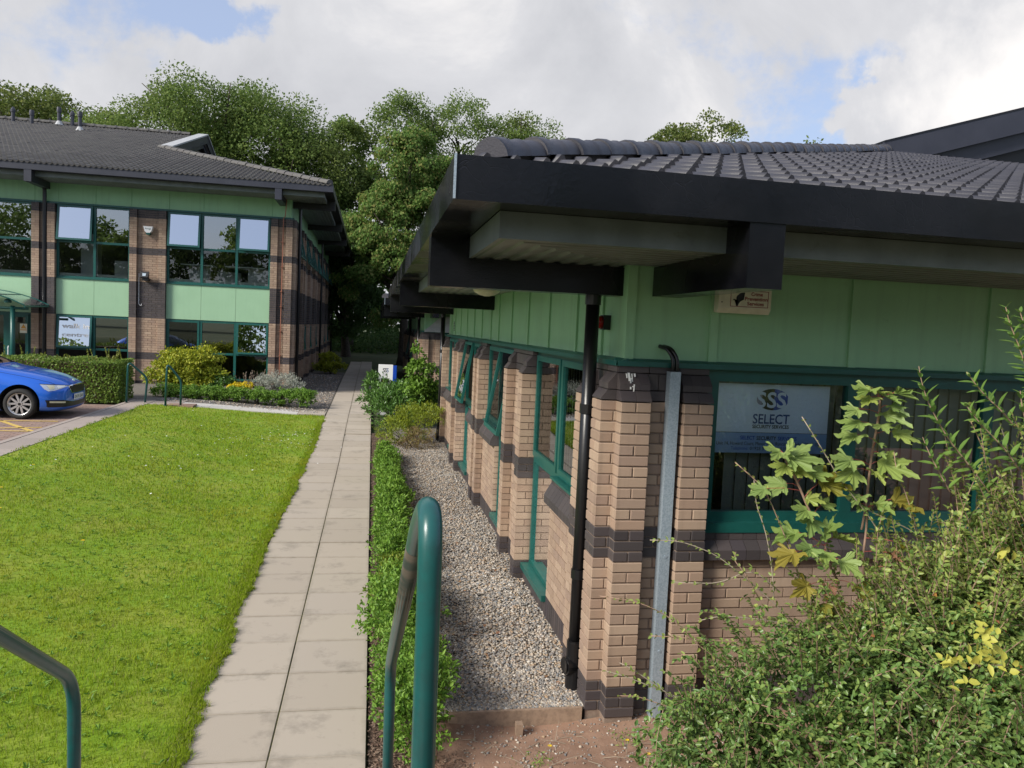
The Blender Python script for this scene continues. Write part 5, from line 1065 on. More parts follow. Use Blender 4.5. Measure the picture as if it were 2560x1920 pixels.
# clipped box plants along the path
protos = []
def box_shrub(i, m, n, ln):
    me = foliage('foliage', [(0, 0, .19, .2, .25, .2), (.02, .2, .15, .17, .15, .17), (-.02, -.2, .15, .17, .15, .17)], n, ln, ln*.5, m, None, shell=.35, clumps=60, cr=.24, droop=-.35, upb=.5, kind='leaves'); return me
ORD = ['first', 'second', 'third', 'fourth', 'fifth', 'sixth', 'seventh', 'eighth', 'ninth', 'tenth', 'eleventh', 'twelfth', 'thirteenth', 'fourteenth', 'fifteenth', 'sixteenth', 'seventeenth']
ys_ = np.arange(4.98, 15.3, .66)
for i, y in enumerate(ys_):
    m = 'l_boxy' if i == 4 else 'l_box'; nn = 5200 if i < 3 else (3400 if i < 7 else 2000); ln = .024 if i < 3 else (.030 if i < 7 else .04)
    t = thing('box_shrub', '', 'shrub', (.345+random.uniform(-.02, .03), y, float(max(0, g(0, y)))-.02), 'low box plants along the paved path')
    t['label'] = 'nearest low box shrub behind the tall handrail post' if i == 0 else ('farthest low box shrub before the golden juniper mound' if i == len(ys_)-1 else (('yellowing' if m == 'l_boxy' else 'green')+' low box shrub beside the path, %s from the near handrail' % ORD[i]))
    f_ = box_shrub(i, m, nn, ln); f_.parent = t; k = random.uniform(.88, 1.12); f_.scale = ((1.5 if i < 5 else 1.2)*k, 1.5*k, (1.45 if i < 4 else 1.2)*k); f_.rotation_euler = (0, 0, random.uniform(-.2, .2)+(PI if i % 2 else 0))
    mb = MB(); b = Vector(t.location)
    for k in range(5): mb.tube([b+Vector((random.uniform(-.03, .03), random.uniform(-.1, .1), -.02)), b+Vector((random.uniform(-.12, .12), random.uniform(-.2, .2), .26))], [.006, .003], 5)
    mb.build('stem', 'bark', t)
def shrub(name, label, lobes, n, ln, wd, m, base=None, cat='shrub', group=None, kind='leaves', **k):
    base = base or (lobes[0][0], lobes[0][1], float(g(lobes[0][0], lobes[0][1]))); t = thing(name, label, cat, base, group); foliage('foliage', lobes, n, ln, wd, m, t, kind=kind, **k)
    mb = MB(); b = Vector(base)
    for l in lobes[:4]:
        for q in range(3): c = Vector(l[:3])+Vector((random.uniform(-.4, .4)*l[3], random.uniform(-.4, .4)*l[4], random.uniform(-.1, .5)*l[5])); mb.tube([b+Vector((random.uniform(-.05, .05), random.uniform(-.05, .05), -.05)), b.lerp(c, .5)+Vector((0, 0, .05)), c], [.018, .012, .005], 5)
    mb.build('stem', 'bark', t); return t
shrub('laurel_shrub', 'large dark glossy laurel in front of the white totem sign', [(.95, 19.6, .72, .85, .8, .52), (.4, 19.5, .55, .5, .55, .48), (1.35, 19.8, .7, .5, .6, .5), (.35, 20.4, .85, .38, .5, .5)], 5200, .115, .036, 'l_laurel', (.9, 19.8, .1), droop=-.5, upb=.3, clumps=46, cr=.32)
shrub('laurel_shrub', 'dark laurel sprig at the left of the white totem sign', [(.06, 21.4, .95, .2, .3, .45), (.0, 21.3, .6, .26, .3, .4)], 900, .11, .034, 'l_laurel', (.05, 21.4, .2), droop=-.6)
shrub('juniper_mound', 'low golden green juniper mound sprawling beside the black downpipe', [(.55, 17.0, .36, .42, .55, .36), (1.0, 17.2, .55, .5, .5, .42), (1.3, 17.0, .6, .35, .5, .42), (.35, 16.5, .22, .25, .4, .25)], 7000, .055, .016, 'l_jun', (.8, 17, .05), kind='cards', droop=-.7, cr=.25, clumps=70, shell=.75)
shrub('juniper_mound', 'brown bare front of the golden juniper beside the downpipe', [(1.05, 16.45, .28, .4, .3, .3), (.8, 16.3, .15, .35, .25, .2)], 1500, .055, .015, 'l_junb', (1.0, 16.5, .03), kind='cards', droop=-.5)
shrub('climber', 'bright green leafy climber standing up behind the laurel', [(1.13, 19.0, 2.05, .16, .16, .32), (1.18, 19.0, 1.6, .28, .25, .4), (1.28, 19.1, 1.15, .42, .35, .4), (1.55, 19, 1.55, .12, .15, .3)], 1500, .10, .062, 'l_climb', (1.2, 19.1, .1), droop=.6, cr=.4)
shrub('rounded_shrub', 'two-tiered yellow green shrub at the far corner of the two-storey building', [(-1.75, 34.8, .72, .75, .6, .22), (-1.8, 35.0, 1.0, .48, .5, .34)], 3000, .085, .05, 'l_gold', (-1.75, 34.8, .4), cr=.25, clumps=60)
# planting in front of the left building
def clipped_hedge():
    t = thing('clipped_hedge', 'clipped hedge with straggling new shoots behind the blue car', 'hedge', (-10, 21.2, .45)); n = 15000
    x = -6.2-RS.uniform(0, 1, n)**1.3*8.5; f_ = RS.uniform(size=n); y = np.where(f_ < .62, 20.66+np.abs(RS.normal(size=n))*.05, RS.uniform(20.66, 21.9, n)); z = np.where(f_ < .62, RS.uniform(.42, 1.50, n), 1.50-np.abs(RS.normal(size=n))*.05+.03*np.sin(x*5))
    e = RS.uniform(size=n) < .10; x = np.where(e, -6.18-np.abs(RS.normal(size=n))*.05, x); y = np.where(e, RS.uniform(20.66, 21.9, n), y); z = np.where(e, RS.uniform(.42, 1.5, n), z)
    y += .05*np.sin(x*3.1)+.04*np.sin(z*7+x*2); z += -.06*ss(1.2, 1.5, z)*ss(20.9, 20.6, y)
    V, F = cards(np.stack([x, y, z], 1), rdir(n)+np.array([0, -.2, .3]), rdir(n)+np.array([0, -.7, .4]), RS.uniform(.045, .085, n), RS.uniform(.03, .055, n)); npmesh('foliage', V, F, 'l_hedge', t)
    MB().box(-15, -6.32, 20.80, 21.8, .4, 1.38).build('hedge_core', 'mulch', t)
    P, D = [], []
    for _ in range(95):
        b = Vector((-6.3-random.random()**1.2*7.5, random.uniform(20.7, 21.8), 1.46)); d = Vector((random.uniform(-.3, .3), random.uniform(-.3, .3), 1)).normalized(); L0 = random.uniform(.06, .16) if random.random() < .86 else random.uniform(.25, .42)
        for k in range(int(L0*60)): P.append(b+d*(k/60)); D.append(d*.7+Vector(rdir(1)[0]))
    P, D = np.array(P), np.array(D); V, F = cards(P, D, rdir(len(P))+np.array([0, -.5, .6]), RS.uniform(.05, .085, len(P)), RS.uniform(.03, .045, len(P))); npmesh('new_shoots', V, F, 'l_hedgetop', t)
clipped_hedge()
shrub('golden_shrub', 'large loose yellow green shrub in front of the ground floor window', [(-5.2, 23.4, 1.1, .85, .7, .66), (-4.75, 23.4, 1.35, .55, .5, .55), (-5.75, 23.3, .95, .55, .5, .55), (-4.45, 23.3, .9, .5, .5, .45), (-5.1, 23.2, .75, .8, .5, .4)], 9000, .085, .05, 'l_gold', (-5.1, 23.5, .42), cr=.27, clumps=60)
shrub('green_shrub', 'darker green shrub at the right foot of the yellow green one', [(-4.15, 23.2, .72, .42, .4, .36), (-4.5, 23.0, .65, .3, .3, .28)], 1600, .07, .04, 'l_laurel', (-4.2, 23.2, .42))
for i in range(7):
    x = -5.5+.6*i; shrub('box_shrub', 'dark box shrub in the low edging by the crossing path, %s from the left' % ORD[i], [(x, 22.35, .56, .40, .28, .24), (x+.15, 22.3, .52, .28, .25, .22)], 2300, .05, .03, 'l_box', (x, 22.35, .36), group='low box edging by the crossing path', cr=.28, clumps=50)
shrub('silver_shrub', 'rounded silver grey shrub at the corner of the two-storey building', [(-2.55, 22.9, .82, .66, .5, .4), (-2.2, 22.8, .72, .42, .4, .33), (-2.95, 22.9, .80, .42, .4, .33)], 6500, .06, .014, 'l_silver', (-2.5, 22.9, .38), droop=-.5, kind='cards', cr=.25, clumps=70)
shrub('yellow_flower_clump', 'clump of bright yellow flowers beside the silver shrub', [(-3.7, 22.75, .70, .30, .25, .17), (-3.45, 22.8, .78, .2, .2, .14), (-3.9, 22.7, .58, .15, .15, .12)], 1300, .045, .035, 'l_goldflow', (-3.7, 22.75, .4), cat='flowers', kind='cards')
t = thing('ornamental_grass', 'tuft of dry grass plumes behind the yellow flowers', 'grass', (-3.4, 23.2, .5)); P, D, Ln = [], [], []
for _ in range(34):
    d = Vector((random.uniform(-.6, .6), random.uniform(-.4, .4), 1)).normalized(); b = Vector((-3.4, 23.2, .55))+Vector((random.uniform(-.25, .3), random.uniform(-.15, .15), 0)); L0 = random.uniform(.35, .75)
    for k in range(14): P.append(b+d*L0*(.3+.7*k/14)); D.append(d+Vector(rdir(1)[0])*.35); Ln.append(.07)
P, D = np.array(P), np.array(D); V, F = cards(P, D, rdir(len(P)), np.array(Ln), .018); npmesh('plume', V, F, 'plume', t)
MB().box(-5.0, -4.35, 20.3, 20.75, .38, .452).build('manhole_cover', 'paver'); tag(bpy.data.objects['manhole_cover'], 'flat red brown cover slab at the feet of the far handrail', 'cover')

# ---- lawn grass
def grass():
    parts = []
    for ya, yb, dens, hh, ww in ((4.0, 5.6, 6400, .030, .0042), (5.6, 8, 4000, .032, .0052), (8, 12, 1900, .036, .007), (12, 21, 800, .04, .011)):
        n = int((LX1-LX0)*(yb-ya)*dens); x = RS.uniform(LX0-.03, LX1+.27, n); y = RS.uniform(ya, yb, n)
        edge = LX1+.035+.10*ss(8.5, 4.2, y)+.009*np.sin(y*5.1)+.011*np.sin(y*13+1+np.sin(y*3))+.02*np.sin(y*2.3+2*np.sin(y*.9))+.012*np.sin(y*29)+RS.normal(size=n)*.012; k = (x < edge) & (x > -.62*y-1.6) & (y < 20.42+.14*(x+4.75)+.06*np.sin(x*7)) & (x > LX0+.05*np.sin(y*6)+.04*np.sin(y*17)); x, y = x[k], y[k]; parts.append((x, y, np.full(len(x), hh), np.full(len(x), ww)))
    n = 26000; y = 4.0+RS.uniform(0, 1, n)**1.5*16; edge = LX1+.03+.10*ss(8.5, 4.2, y)+.009*np.sin(y*5.1)+.011*np.sin(y*13+1+np.sin(y*3))+.02*np.sin(y*2.3+2*np.sin(y*.9))+.012*np.sin(y*29)+RS.normal(size=n)*.015; x = edge-np.abs(RS.normal(size=n))*.06; parts.append((x, y, np.full(n, .034), .004+.0005*(y-4)))
    x, y, h, w = [np.concatenate(q) for q in zip(*parts)]; n = len(x)
    cl = np.sin(x*2.1+1.3*np.sin(y*1.7))*np.sin(y*1.3+.7*np.sin(x*2.9)); h = h*(1+.35*cl)*RS.uniform(.5, 1.3, n); z = g(np.minimum(x, LX1+.02), y)-.006+.006*(x > LX1)
    a = RS.uniform(0, 2*PI, n); le = np.abs(RS.normal(size=n))*.55+.15; d = np.stack([np.cos(a), np.sin(a)], 1); s_ = np.stack([-np.sin(a+RS.normal(size=n)*.5), np.cos(a)], 1)
    b0 = np.stack([x, y, z], 1); S3 = np.concatenate([s_*w[:, None]*.5, np.zeros((n, 1))], 1)
    m_ = b0+np.concatenate([d*(h*le*.35)[:, None], (h*.62)[:, None]], 1); t_ = b0+np.concatenate([d*(h*le)[:, None], h[:, None]], 1)
    V = np.stack([b0-S3, b0+S3, m_+S3*.8, t_, m_-S3*.8], 1).reshape(-1, 3); o = np.arange(n)[:, None]*5; F = np.concatenate([o+np.array([[0, 1, 2]]), o+np.array([[0, 2, 4]]), o+np.array([[4, 2, 3]])], 1).reshape(-1, 3)
    npmesh('grass', V, F, 'grass', kind='stuff')
    # clover rosettes and broad weeds
    n = 1500; x = RS.uniform(LX0, LX1, n); y = 4.1+RS.uniform(0, 1, n)**1.3*15; k = (x > -.475*y-.3); x, y = x[k], y[k]; P = np.repeat(np.stack([x, y, g(x, y)+.012], 1), 5, 0); n = len(P); D = rdir(n); D[:, 2] = np.abs(D[:, 2])*.5+.25
    V, F = leaves(P, D, np.tile([0, 0, 1.], (n, 1))+rdir(n)*.3, RS.uniform(.02, .055, n), RS.uniform(.01, .018, n)); npmesh('lawn_weeds', V, F, 'l_box', kind='stuff')
    # daisies
    q = [(-1.75+RS.normal()*.45, 17.2+RS.normal()*.9) for _ in range(90)]+[(RS.uniform(-5, -1.3), RS.uniform(11, 20)) for _ in range(55)]
    P = np.array([(a, b, float(g(a, b))+.045) for a, b in q]); n = len(P); V, F = cards(P, rdir(n)*[1, 1, .1], np.tile([0, 0, 1.], (n, 1))+rdir(n)*.3, RS.uniform(.02, .04, n), RS.uniform(.02, .04, n)); npmesh('daisies', V, F, 'flower_w', kind='stuff')
grass()
def flower(label, x, y, z, h, r, group):
    t = thing('yellow_flower', label, 'flower', (x, y, z), group); mb = MB(); mb.tube([(x, y, z), (x+.005, y, z+h)], .0022, 5); mb.build('flower_stem', 'greytwig', t)
    mb = MB()
    for k in range(11):
        a = 2*PI*k/11; c, s_ = math.cos(a), math.sin(a); mb.quad((x+.005, y, z+h), (x+r*.6*c-r*.14*s_, y+r*.6*s_+r*.14*c, z+h+.004), (x+r*c, y+r*s_, z+h+.002), (x+r*.6*c+r*.14*s_, y+r*.6*s_-r*.14*c, z+h+.004))
    mb.build('petals', 'flower_y', t)
for x, y, w_ in ((-4.75, 12.05, 'near the left edge of the lawn'), (-4.2, 9.75, 'below the one at the left edge of the lawn'), (-3.05, 9.0, 'nearest the viewer in mid lawn'), (-1.95, 17.6, 'by the daisies near the path'), (-4.55, 10.6, 'between the two at the left of the lawn')): flower('yellow dandelion '+w_, x, y, float(g(x, y)), .05, .025, 'dandelions in the lawn')
for x, y, w_ in ((1.19, 4.55, 'alone on the bare soil before the gravel board'), (1.72, 4.6, 'highest of those by the cotoneaster edge'), (1.80, 4.42, 'second down of those by the cotoneaster edge'), (1.88, 4.25, 'lowest of those by the cotoneaster edge'), (.30, 4.05, 'between the two posts of the near handrail')): flower('small yellow flower '+w_, x, y, float(soilz(x, y)), .09, .017, 'yellow flowers in the soil bed')
P = []; 
for x, y in ((1.1, 4.52), (1.5, 4.2), (.4, 4.1), (.95, 4.3), (1.75, 4.75), (.2, 4.15)):
    for _ in range(70): P.append((x+RS.normal()*.05, y+RS.normal()*.05, float(soilz(x, y))+RS.uniform(.005, .04)))
P = np.array(P); V, F = cards(P, rdir(len(P)), rdir(len(P))+np.array([0, 0, .8]), RS.uniform(.012, .035, len(P)), RS.uniform(.004, .01, len(P))); npmesh('soil_weeds', V, F, 'l_box', kind='stuff')
mb = MB()
for _ in range(55):
    x, y = random.uniform(.7, 2.1), random.uniform(4.1, 4.95); b = Vector((x, y, float(soilz(x, y))+.002)); d = Vector((random.uniform(-1, 1), random.uniform(-.6, .6), random.uniform(.0, .25))).normalized(); L0 = random.uniform(.05, .22); mb.tube([b, b+d*L0*.5+Vector((0, 0, .01)), b+d*L0], [.0022, .002, .001], 4)
mb.build('dead_twigs', 'greytwig', kind='stuff')

n = 26; xx = RS.uniform(.65, 1.5, n); yy = 5.2+RS.uniform(0, 1, n)**1.5*9; V, F = leaves(np.stack([xx, yy, .075+0*xx], 1), rdir(n)*[1, 1, .15], np.tile([0, 0, 1.], (n, 1))+rdir(n)*.3, RS.uniform(.03, .06, n), RS.uniform(.02, .035, n)); npmesh('fallen_leaves', V, F, 'l_sycb', kind='stuff')
# ---- the big cotoneaster in front of the building
SPR = []; SYS = []; SYL = []; WIL = []; YEL = []
SPR=[
[(2.251, 3.62, 1.233), (2.06, 3.65, 1.399), (1.802, 3.68, 1.595), (1.611, 3.71, 1.658), (1.458, 3.74, 1.654)] ,
[(1.951, 3.62, 0.983), (1.733, 3.65, 1.106), (1.581, 3.68, 1.258), (1.412, 3.71, 1.335), (1.204, 3.74, 1.36)] ,
[(1.977, 3.62, 0.612), (1.825, 3.65, 0.735), (1.63, 3.68, 0.837), (1.349, 3.71, 0.942), (1.259, 3.74, 0.957)] ,
[(1.932, 3.62, 0.615), (1.757, 3.65, 0.738), (1.538, 3.68, 0.884), (1.39, 3.71, 0.979), (1.331, 3.74, 1.0)] ,
[(1.974, 3.62, 0.656), (1.804, 3.65, 0.714), (1.612, 3.68, 0.773), (1.421, 3.71, 0.831), (1.344, 3.74, 0.82)] ,
[(2.287, 3.62, 1.362), (2.231, 3.65, 1.569), (2.153, 3.68, 1.754), (2.068, 3.71, 1.94), (1.906, 3.74, 2.069)] ,
[(2.84, 3.62, 1.528), (2.671, 3.65, 1.784), (2.483, 3.68, 1.993), (2.396, 3.71, 2.138), (2.271, 3.74, 2.321)] ,
[(2.165, 3.62, 1.149), (1.955, 3.65, 1.131), (1.744, 3.68, 1.136), (1.622, 3.71, 1.144), (1.494, 3.74, 1.14)] ,
[(2.115, 3.62, 1.365), (2.108, 3.65, 1.527), (2.076, 3.68, 1.711), (2.024, 3.71, 1.854), (2.02, 3.74, 1.976)] ,
[(2.421, 3.62, 1.141), (2.246, 3.65, 1.221), (2.03, 3.68, 1.247), (1.863, 3.71, 1.251), (1.754, 3.74, 1.215)] ,
[(2.035, 3.62, 1.367), (1.951, 3.65, 1.507), (1.905, 3.68, 1.562), (1.929, 3.71, 1.596)] ,
[(2.146, 3.62, 1.408), (1.994, 3.65, 1.528), (1.836, 3.68, 1.435), (1.581, 3.71, 1.439)] ,
[(2.947, 3.62, 1.682), (2.878, 3.65, 1.894), (2.812, 3.68, 2.062), (2.815, 3.71, 2.145)] ,
[(3.194, 3.62, 1.681), (3.169, 3.65, 1.94), (3.123, 3.68, 2.155), (3.113, 3.71, 2.261)] ,
[(3.434, 3.62, 1.792), (3.383, 3.65, 2.053), (3.287, 3.68, 2.269), (3.269, 3.71, 2.331)] ,
[(3.573, 3.62, 1.679), (3.515, 3.65, 2.01), (3.5, 3.68, 2.184), (3.462, 3.71, 2.313)] ,
[(3.08, 3.62, 1.57), (2.943, 3.65, 1.718), (2.739, 3.68, 1.798), (2.56, 3.71, 1.878)] ,
[(2.634, 3.62, 1.135), (2.523, 3.65, 1.281), (2.392, 3.68, 1.382), (2.286, 3.71, 1.462)] ,
[(1.849, 3.62, 0.836), (1.787, 3.65, 0.953), (1.705, 3.68, 1.051), (1.651, 3.71, 1.05)] ,
[(2.333, 3.62, 0.482), (2.63, 3.65, 0.584), (2.914, 3.68, 0.668), (3.188, 3.71, 0.686)] ,
]
SYS= [[(2.685, 3.75, 1.704), (2.701, 3.75, 1.833), (2.704, 3.75, 1.995), (2.71, 3.75, 2.131), (2.728, 3.75, 2.275), (2.737, 3.75, 2.378), (2.733, 3.75, 2.426)], [(2.361, 3.7, 1.773), (2.312, 3.7, 1.852), (2.272, 3.7, 1.93), (2.223, 3.7, 2.015), (2.186, 3.7, 2.069), (2.166, 3.7, 2.107)], [(2.733, 3.75, 1.359), (2.705, 3.75, 1.543), (2.714, 3.75, 1.696), (2.709, 3.75, 1.827)], [(2.527, 3.7, 1.44), (2.466, 3.7, 1.531), (2.436, 3.7, 1.631)]]
SYL= [(2.588, 3.67, 2.484, 0.109, 0), (2.707, 3.72, 2.475, 0.101, 0), (2.737, 3.67, 2.449, 0.123, 0), (2.823, 3.67, 2.468, 0.094, 0), (2.601, 3.67, 2.43, 0.101, 0), (2.522, 3.67, 2.366, 0.094, 0), (2.528, 3.67, 2.296, 0.123, 0), (2.773, 3.67, 2.341, 0.145, 0), (2.517, 3.67, 2.226, 0.116, 0), (2.709, 3.67, 2.285, 0.101, 0), (2.843, 3.67, 2.241, 0.116, 0), (2.786, 3.67, 2.388, 0.094, 0), (2.695, 3.67, 2.195, 0.058, 0), (2.713, 3.67, 2.136, 0.051, 0), (2.502, 3.67, 2.094, 0.123, 0), (2.525, 3.67, 2.032, 0.145, 0), (2.807, 3.67, 2.067, 0.167, 0), (2.706, 3.67, 2.026, 0.094, 0), (2.106, 3.67, 2.134, 0.123, 0), (2.248, 3.67, 2.114, 0.159, 0), (2.17, 3.67, 2.151, 0.065, 0), (2.137, 3.67, 2.051, 0.109, 0), (2.246, 3.67, 2.036, 0.08, 0), (2.347, 3.67, 2.03, 0.109, 0), (2.014, 3.67, 1.934, 0.087, 0), (2.131, 3.72, 1.952, 0.109, 0), (2.444, 3.67, 1.977, 0.138, 1), (2.886, 3.67, 1.877, 0.138, 1), (2.747, 3.67, 1.861, 0.094, 0), (2.587, 3.67, 1.899, 0.094, 0), (2.609, 3.67, 1.852, 0.08, 0), (2.333, 3.67, 1.89, 0.08, 0), (2.452, 3.72, 1.852, 0.08, 0), (2.28, 3.67, 1.82, 0.109, 0), (2.197, 3.67, 1.703, 0.13, 0), (2.327, 3.67, 1.757, 0.145, 0), (2.431, 3.67, 1.726, 0.145, 0), (2.537, 3.67, 1.686, 0.116, 0), (2.14, 3.57, 1.613, 0.134, 1), (2.26, 3.57, 1.641, 0.106, 0), (2.355, 3.57, 1.611, 0.113, 0), (2.505, 3.57, 1.561, 0.12, 0), (2.245, 3.57, 1.44, 0.106, 1), (2.613, 3.57, 1.414, 0.12, 1), (2.368, 3.57, 1.321, 0.092, 1), (2.469, 3.62, 1.32, 0.092, 1), (2.513, 3.57, 1.22, 0.113, 1), (2.39, 3.57, 1.437, 0.078, 2), (2.587, 3.57, 1.218, 0.085, 2), (2.777, 3.57, 1.608, 0.078, 2), (2.804, 3.57, 1.666, 0.085, 1), (2.905, 3.57, 1.518, 0.085, 1), (2.049, 3.57, 0.651, 0.078, 0), (2.534, 3.57, 0.464, 0.085, 1)]
WIL= [[(3.35, 3.6, 1.927), (3.237, 3.62, 2.066), (3.095, 3.64, 2.219), (3.021, 3.66, 2.333), (2.965, 3.68, 2.439), (2.935, 3.7, 2.547), (2.931, 3.72, 2.617)], [(3.508, 3.6, 2.073), (3.433, 3.62, 2.18), (3.323, 3.64, 2.279), (3.252, 3.66, 2.354), (3.209, 3.68, 2.415)], [(3.455, 3.6, 2.311), (3.384, 3.62, 2.394), (3.304, 3.64, 2.461), (3.243, 3.66, 2.529), (3.195, 3.68, 2.597)], [(3.579, 3.6, 2.433), (3.514, 3.62, 2.628), (3.463, 3.64, 2.767), (3.416, 3.66, 2.875), (3.403, 3.68, 2.961)], [(3.088, 3.6, 1.95), (3.044, 3.62, 2.032), (2.989, 3.64, 2.13), (2.963, 3.66, 2.197), (2.959, 3.68, 2.234)], [(3.551, 3.6, 2.274), (3.509, 3.62, 2.413), (3.505, 3.64, 2.507)], [(3.555, 3.6, 2.654), (3.493, 3.62, 2.824), (3.453, 3.64, 2.947)]]

YEL= [(2.215, 2.52, 1.534), (2.257, 2.52, 1.511), (2.34, 2.52, 1.637), (2.378, 2.52, 1.658), (2.381, 2.52, 1.55), (2.447, 2.52, 1.533), (2.329, 2.52, 1.501), (2.417, 2.52, 1.505), (2.228, 2.52, 1.483), (2.366, 2.52, 1.615), (2.351, 2.52, 1.522), (2.478, 2.52, 1.474), (2.273, 2.52, 1.424), (2.382, 2.52, 1.922), (2.42, 2.52, 1.943)]

def sprays(curves, step, ln, rnd=.25, two=True):
    """leaf pairs along curves; returns P, D, N"""
    P, D, N_ = [], [], []
    for c in curves:
        c = [Vector(p) for p in c]; acc = 0; alt = 1
        for a, b in zip(c[:-1], c[1:]):
            t = (b-a); L0 = t.length; t.normalize(); k = 0
            while k < L0:
                p = a+t*k; s_ = t.cross(Vector((0, 0, 1)) if abs(t.z) < .9 else Vector((1, 0, 0))).normalized(); s_.rotate(Matrix.Rotation(random.uniform(-.9, .9), 3, t))
                for q in ((1, -1) if two else (alt,)):
                    d = t*.65+s_*q*.8+Vector((random.gauss(0, rnd), random.gauss(0, rnd), random.gauss(0, rnd))); P.append(p); D.append(d); n_ = t.cross(s_); n_ = n_ if n_.z > 0 else -n_; N_.append(n_+Vector((random.gauss(0, rnd), random.gauss(0, rnd)-.25, random.gauss(0, rnd)+.35)))
                alt = -alt; k += step*random.uniform(.7, 1.3)
    return np.array(P), np.array(D), np.array(N_)
def cotoneaster():
    lob = np.array([(2.35, 3.62, .66, .66, .5, .64), (2.95, 3.5, .82, .78, .6, .68), (3.6, 3.55, .98, .8, .65, .76), (1.85, 3.68, .42, .42, .36, .46), (2.5, 3.05, .48, .72, .45, .45), (3.3, 3.0, .66, .8, .5, .6), (4.4, 3.7, .95, .8, .7, .8), (1.75, 3.35, .35, .4, .35, .3)])
    t = thing('cotoneaster_shrub', 'sprawling small-leaved cotoneaster filling the lower right in front of the building', 'shrub', (2.7, 3.5, .25))
    wts = lob[:, 3]*lob[:, 5]; nb = 2100; cv = []
    for i in RS.choice(len(lob), nb, p=wts/wts.sum()):
        l = lob[i]; d = rdir(1)[0]; d[2] = abs(d[2])*(1 if random.random() < .8 else -.5); d[1] = -abs(d[1]) if random.random() < .72 else d[1]; S = l[:3]+d*l[3:]*random.uniform(.72, 1.02); nn = d/np.linalg.norm(d); tn = rdir(1)[0]*.9+np.array([-.25, -.2, .45]); tn -= nn*tn.dot(nn)*.6; tn /= np.linalg.norm(tn); L0 = random.uniform(.14, .34)
        a = Vector(S-tn*L0*.7-nn*.05); b = Vector(S); c = Vector(S+tn*L0*.5+nn*random.uniform(-.04, .06)+np.array([0, 0, -.03])); cv.append([a, a.lerp(b, .5)+Vector(nn)*.015, b+Vector(nn)*.02, c])
    for _ in range(340):      # loose shoots standing clear of the mass
        l = lob[RS.choice(len(lob), p=wts/wts.sum())]; d = rdir(1)[0]; d[2] = abs(d[2])+.15; d[1] = -abs(d[1])*.8; d /= np.linalg.norm(d); a = Vector(l[:3]+d*l[3:]*.9); dr = (Vector(d)+Vector((random.uniform(-.7, .3), random.uniform(-.3, .3), random.uniform(0, .9)))).normalized(); L0 = random.uniform(.16, .42)
        cv.append([a, a+dr*L0*.5, a+dr*L0*.85+Vector((0, 0, -.03*L0)), a+dr*L0+Vector((dr.x*.05, 0, -.12*L0))])
    for _ in range(430):
        x0_ = 2.5+1.9*random.random()**.75; a = Vector((x0_, random.uniform(3.35, 3.8), 1.08+.26*(x0_-2.5)+random.uniform(-.15, .3))); dr = Vector((random.uniform(-.55, .35), random.uniform(-.2, .1), 1)).normalized(); L0 = random.uniform(.22, .7)*(.7+.4*(x0_-2.4)); sd = random.uniform(-.12, .12)
        cv.append([a, a+dr*L0*.4+Vector((sd*.3, 0, 0)), a+dr*L0*.75+Vector((sd*.7, 0, 0)), a+dr*L0+Vector((sd*1.2, 0, 0))])
    P, D, N_ = sprays(cv, .023, .02, .4); n = len(P); keep = (P[:, 2] > soilz(P[:, 0], P[:, 1])); P, D, N_ = P[keep], D[keep], N_[keep]; n = len(P)
    V, F = leaves(P, D, N_, RS.uniform(.015, .042, n), RS.uniform(.011, .025, n), .25); young = (RS.uniform(size=n) < .08+.75*ss(1.0, 1.6, P[:, 2])); npmesh('small_leaves', V, F, ['l_coto', 'l_coto2'], t, midx=np.repeat(young.astype(int), 2), kind='stuff')
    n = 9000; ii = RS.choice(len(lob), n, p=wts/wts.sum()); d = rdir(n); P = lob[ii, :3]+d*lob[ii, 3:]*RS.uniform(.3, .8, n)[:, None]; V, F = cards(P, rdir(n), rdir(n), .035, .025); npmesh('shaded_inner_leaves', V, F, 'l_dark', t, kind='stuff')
    mb = MB()
    for c in cv[:2100:3]+cv[2100:]: mb.tube(c, [.0030, .0027, .0022, .0013], 4, caps=False)
    for _ in range(60):
        e = lob[random.randrange(len(lob))]; p = Vector(e[:3])+Vector((random.uniform(-.6, .6)*e[3], random.uniform(-.6, .6)*e[4], random.uniform(-.2, .6)*e[5])); b = Vector((2.7+random.uniform(-.5, .8), 3.5+random.uniform(-.2, .3), .2)); mb.tube([b, b.lerp(p, .5)+Vector((0, 0, .12)), p], [.008, .006, .003], 5, caps=False)
    mb.build('twigs', 'twig', t, kind='stuff')
    for c in SPR:
        br = MB().tube(fillet(c, .12, 4), [.0034]*1 and .0028, 6).build('arching_branch', 'greytwig' if random.random() < .5 else 'twig', t, smooth=True)
        P, D, N_ = sprays([c], .034, .03, .25); n = len(P); V, F = leaves(P, D, N_, RS.uniform(.016, .034, n), RS.uniform(.011, .02, n), .2); npmesh('branch_leaves', V, F, 'l_coto2', br, kind='stuff')
    # autumn leaves and berries
    n = 150; ii = RS.choice([1, 2, 5], n); d = rdir(n); d[:, 1] = -np.abs(d[:, 1]); d[:, 2] = np.abs(d[:, 2]); P = lob[ii, :3]+d*lob[ii, 3:]*RS.uniform(.9, 1.05, n)[:, None]; V, F = leaves(P, rdir(n), rdir(n)+np.array([0, -.8, .4]), RS.uniform(.018, .032, n), RS.uniform(.012, .02, n)); npmesh('orange_leaves', V, F, 'l_orange', t, kind='stuff')
    mb = MB()
    for _ in range(28):
        l = lob[random.choice([1, 2, 5])]; d = rdir(1)[0]; d[1] = -abs(d[1]); p = l[:3]+d*l[3:]*1.0; mb.tube([tuple(p-np.array([0, 0, .005])), tuple(p), tuple(p+np.array([0, 0, .005]))], [.003, .0055, .003], 6)
    mb.build('red_berries', 'red', t, kind='stuff')
cotoneaster()
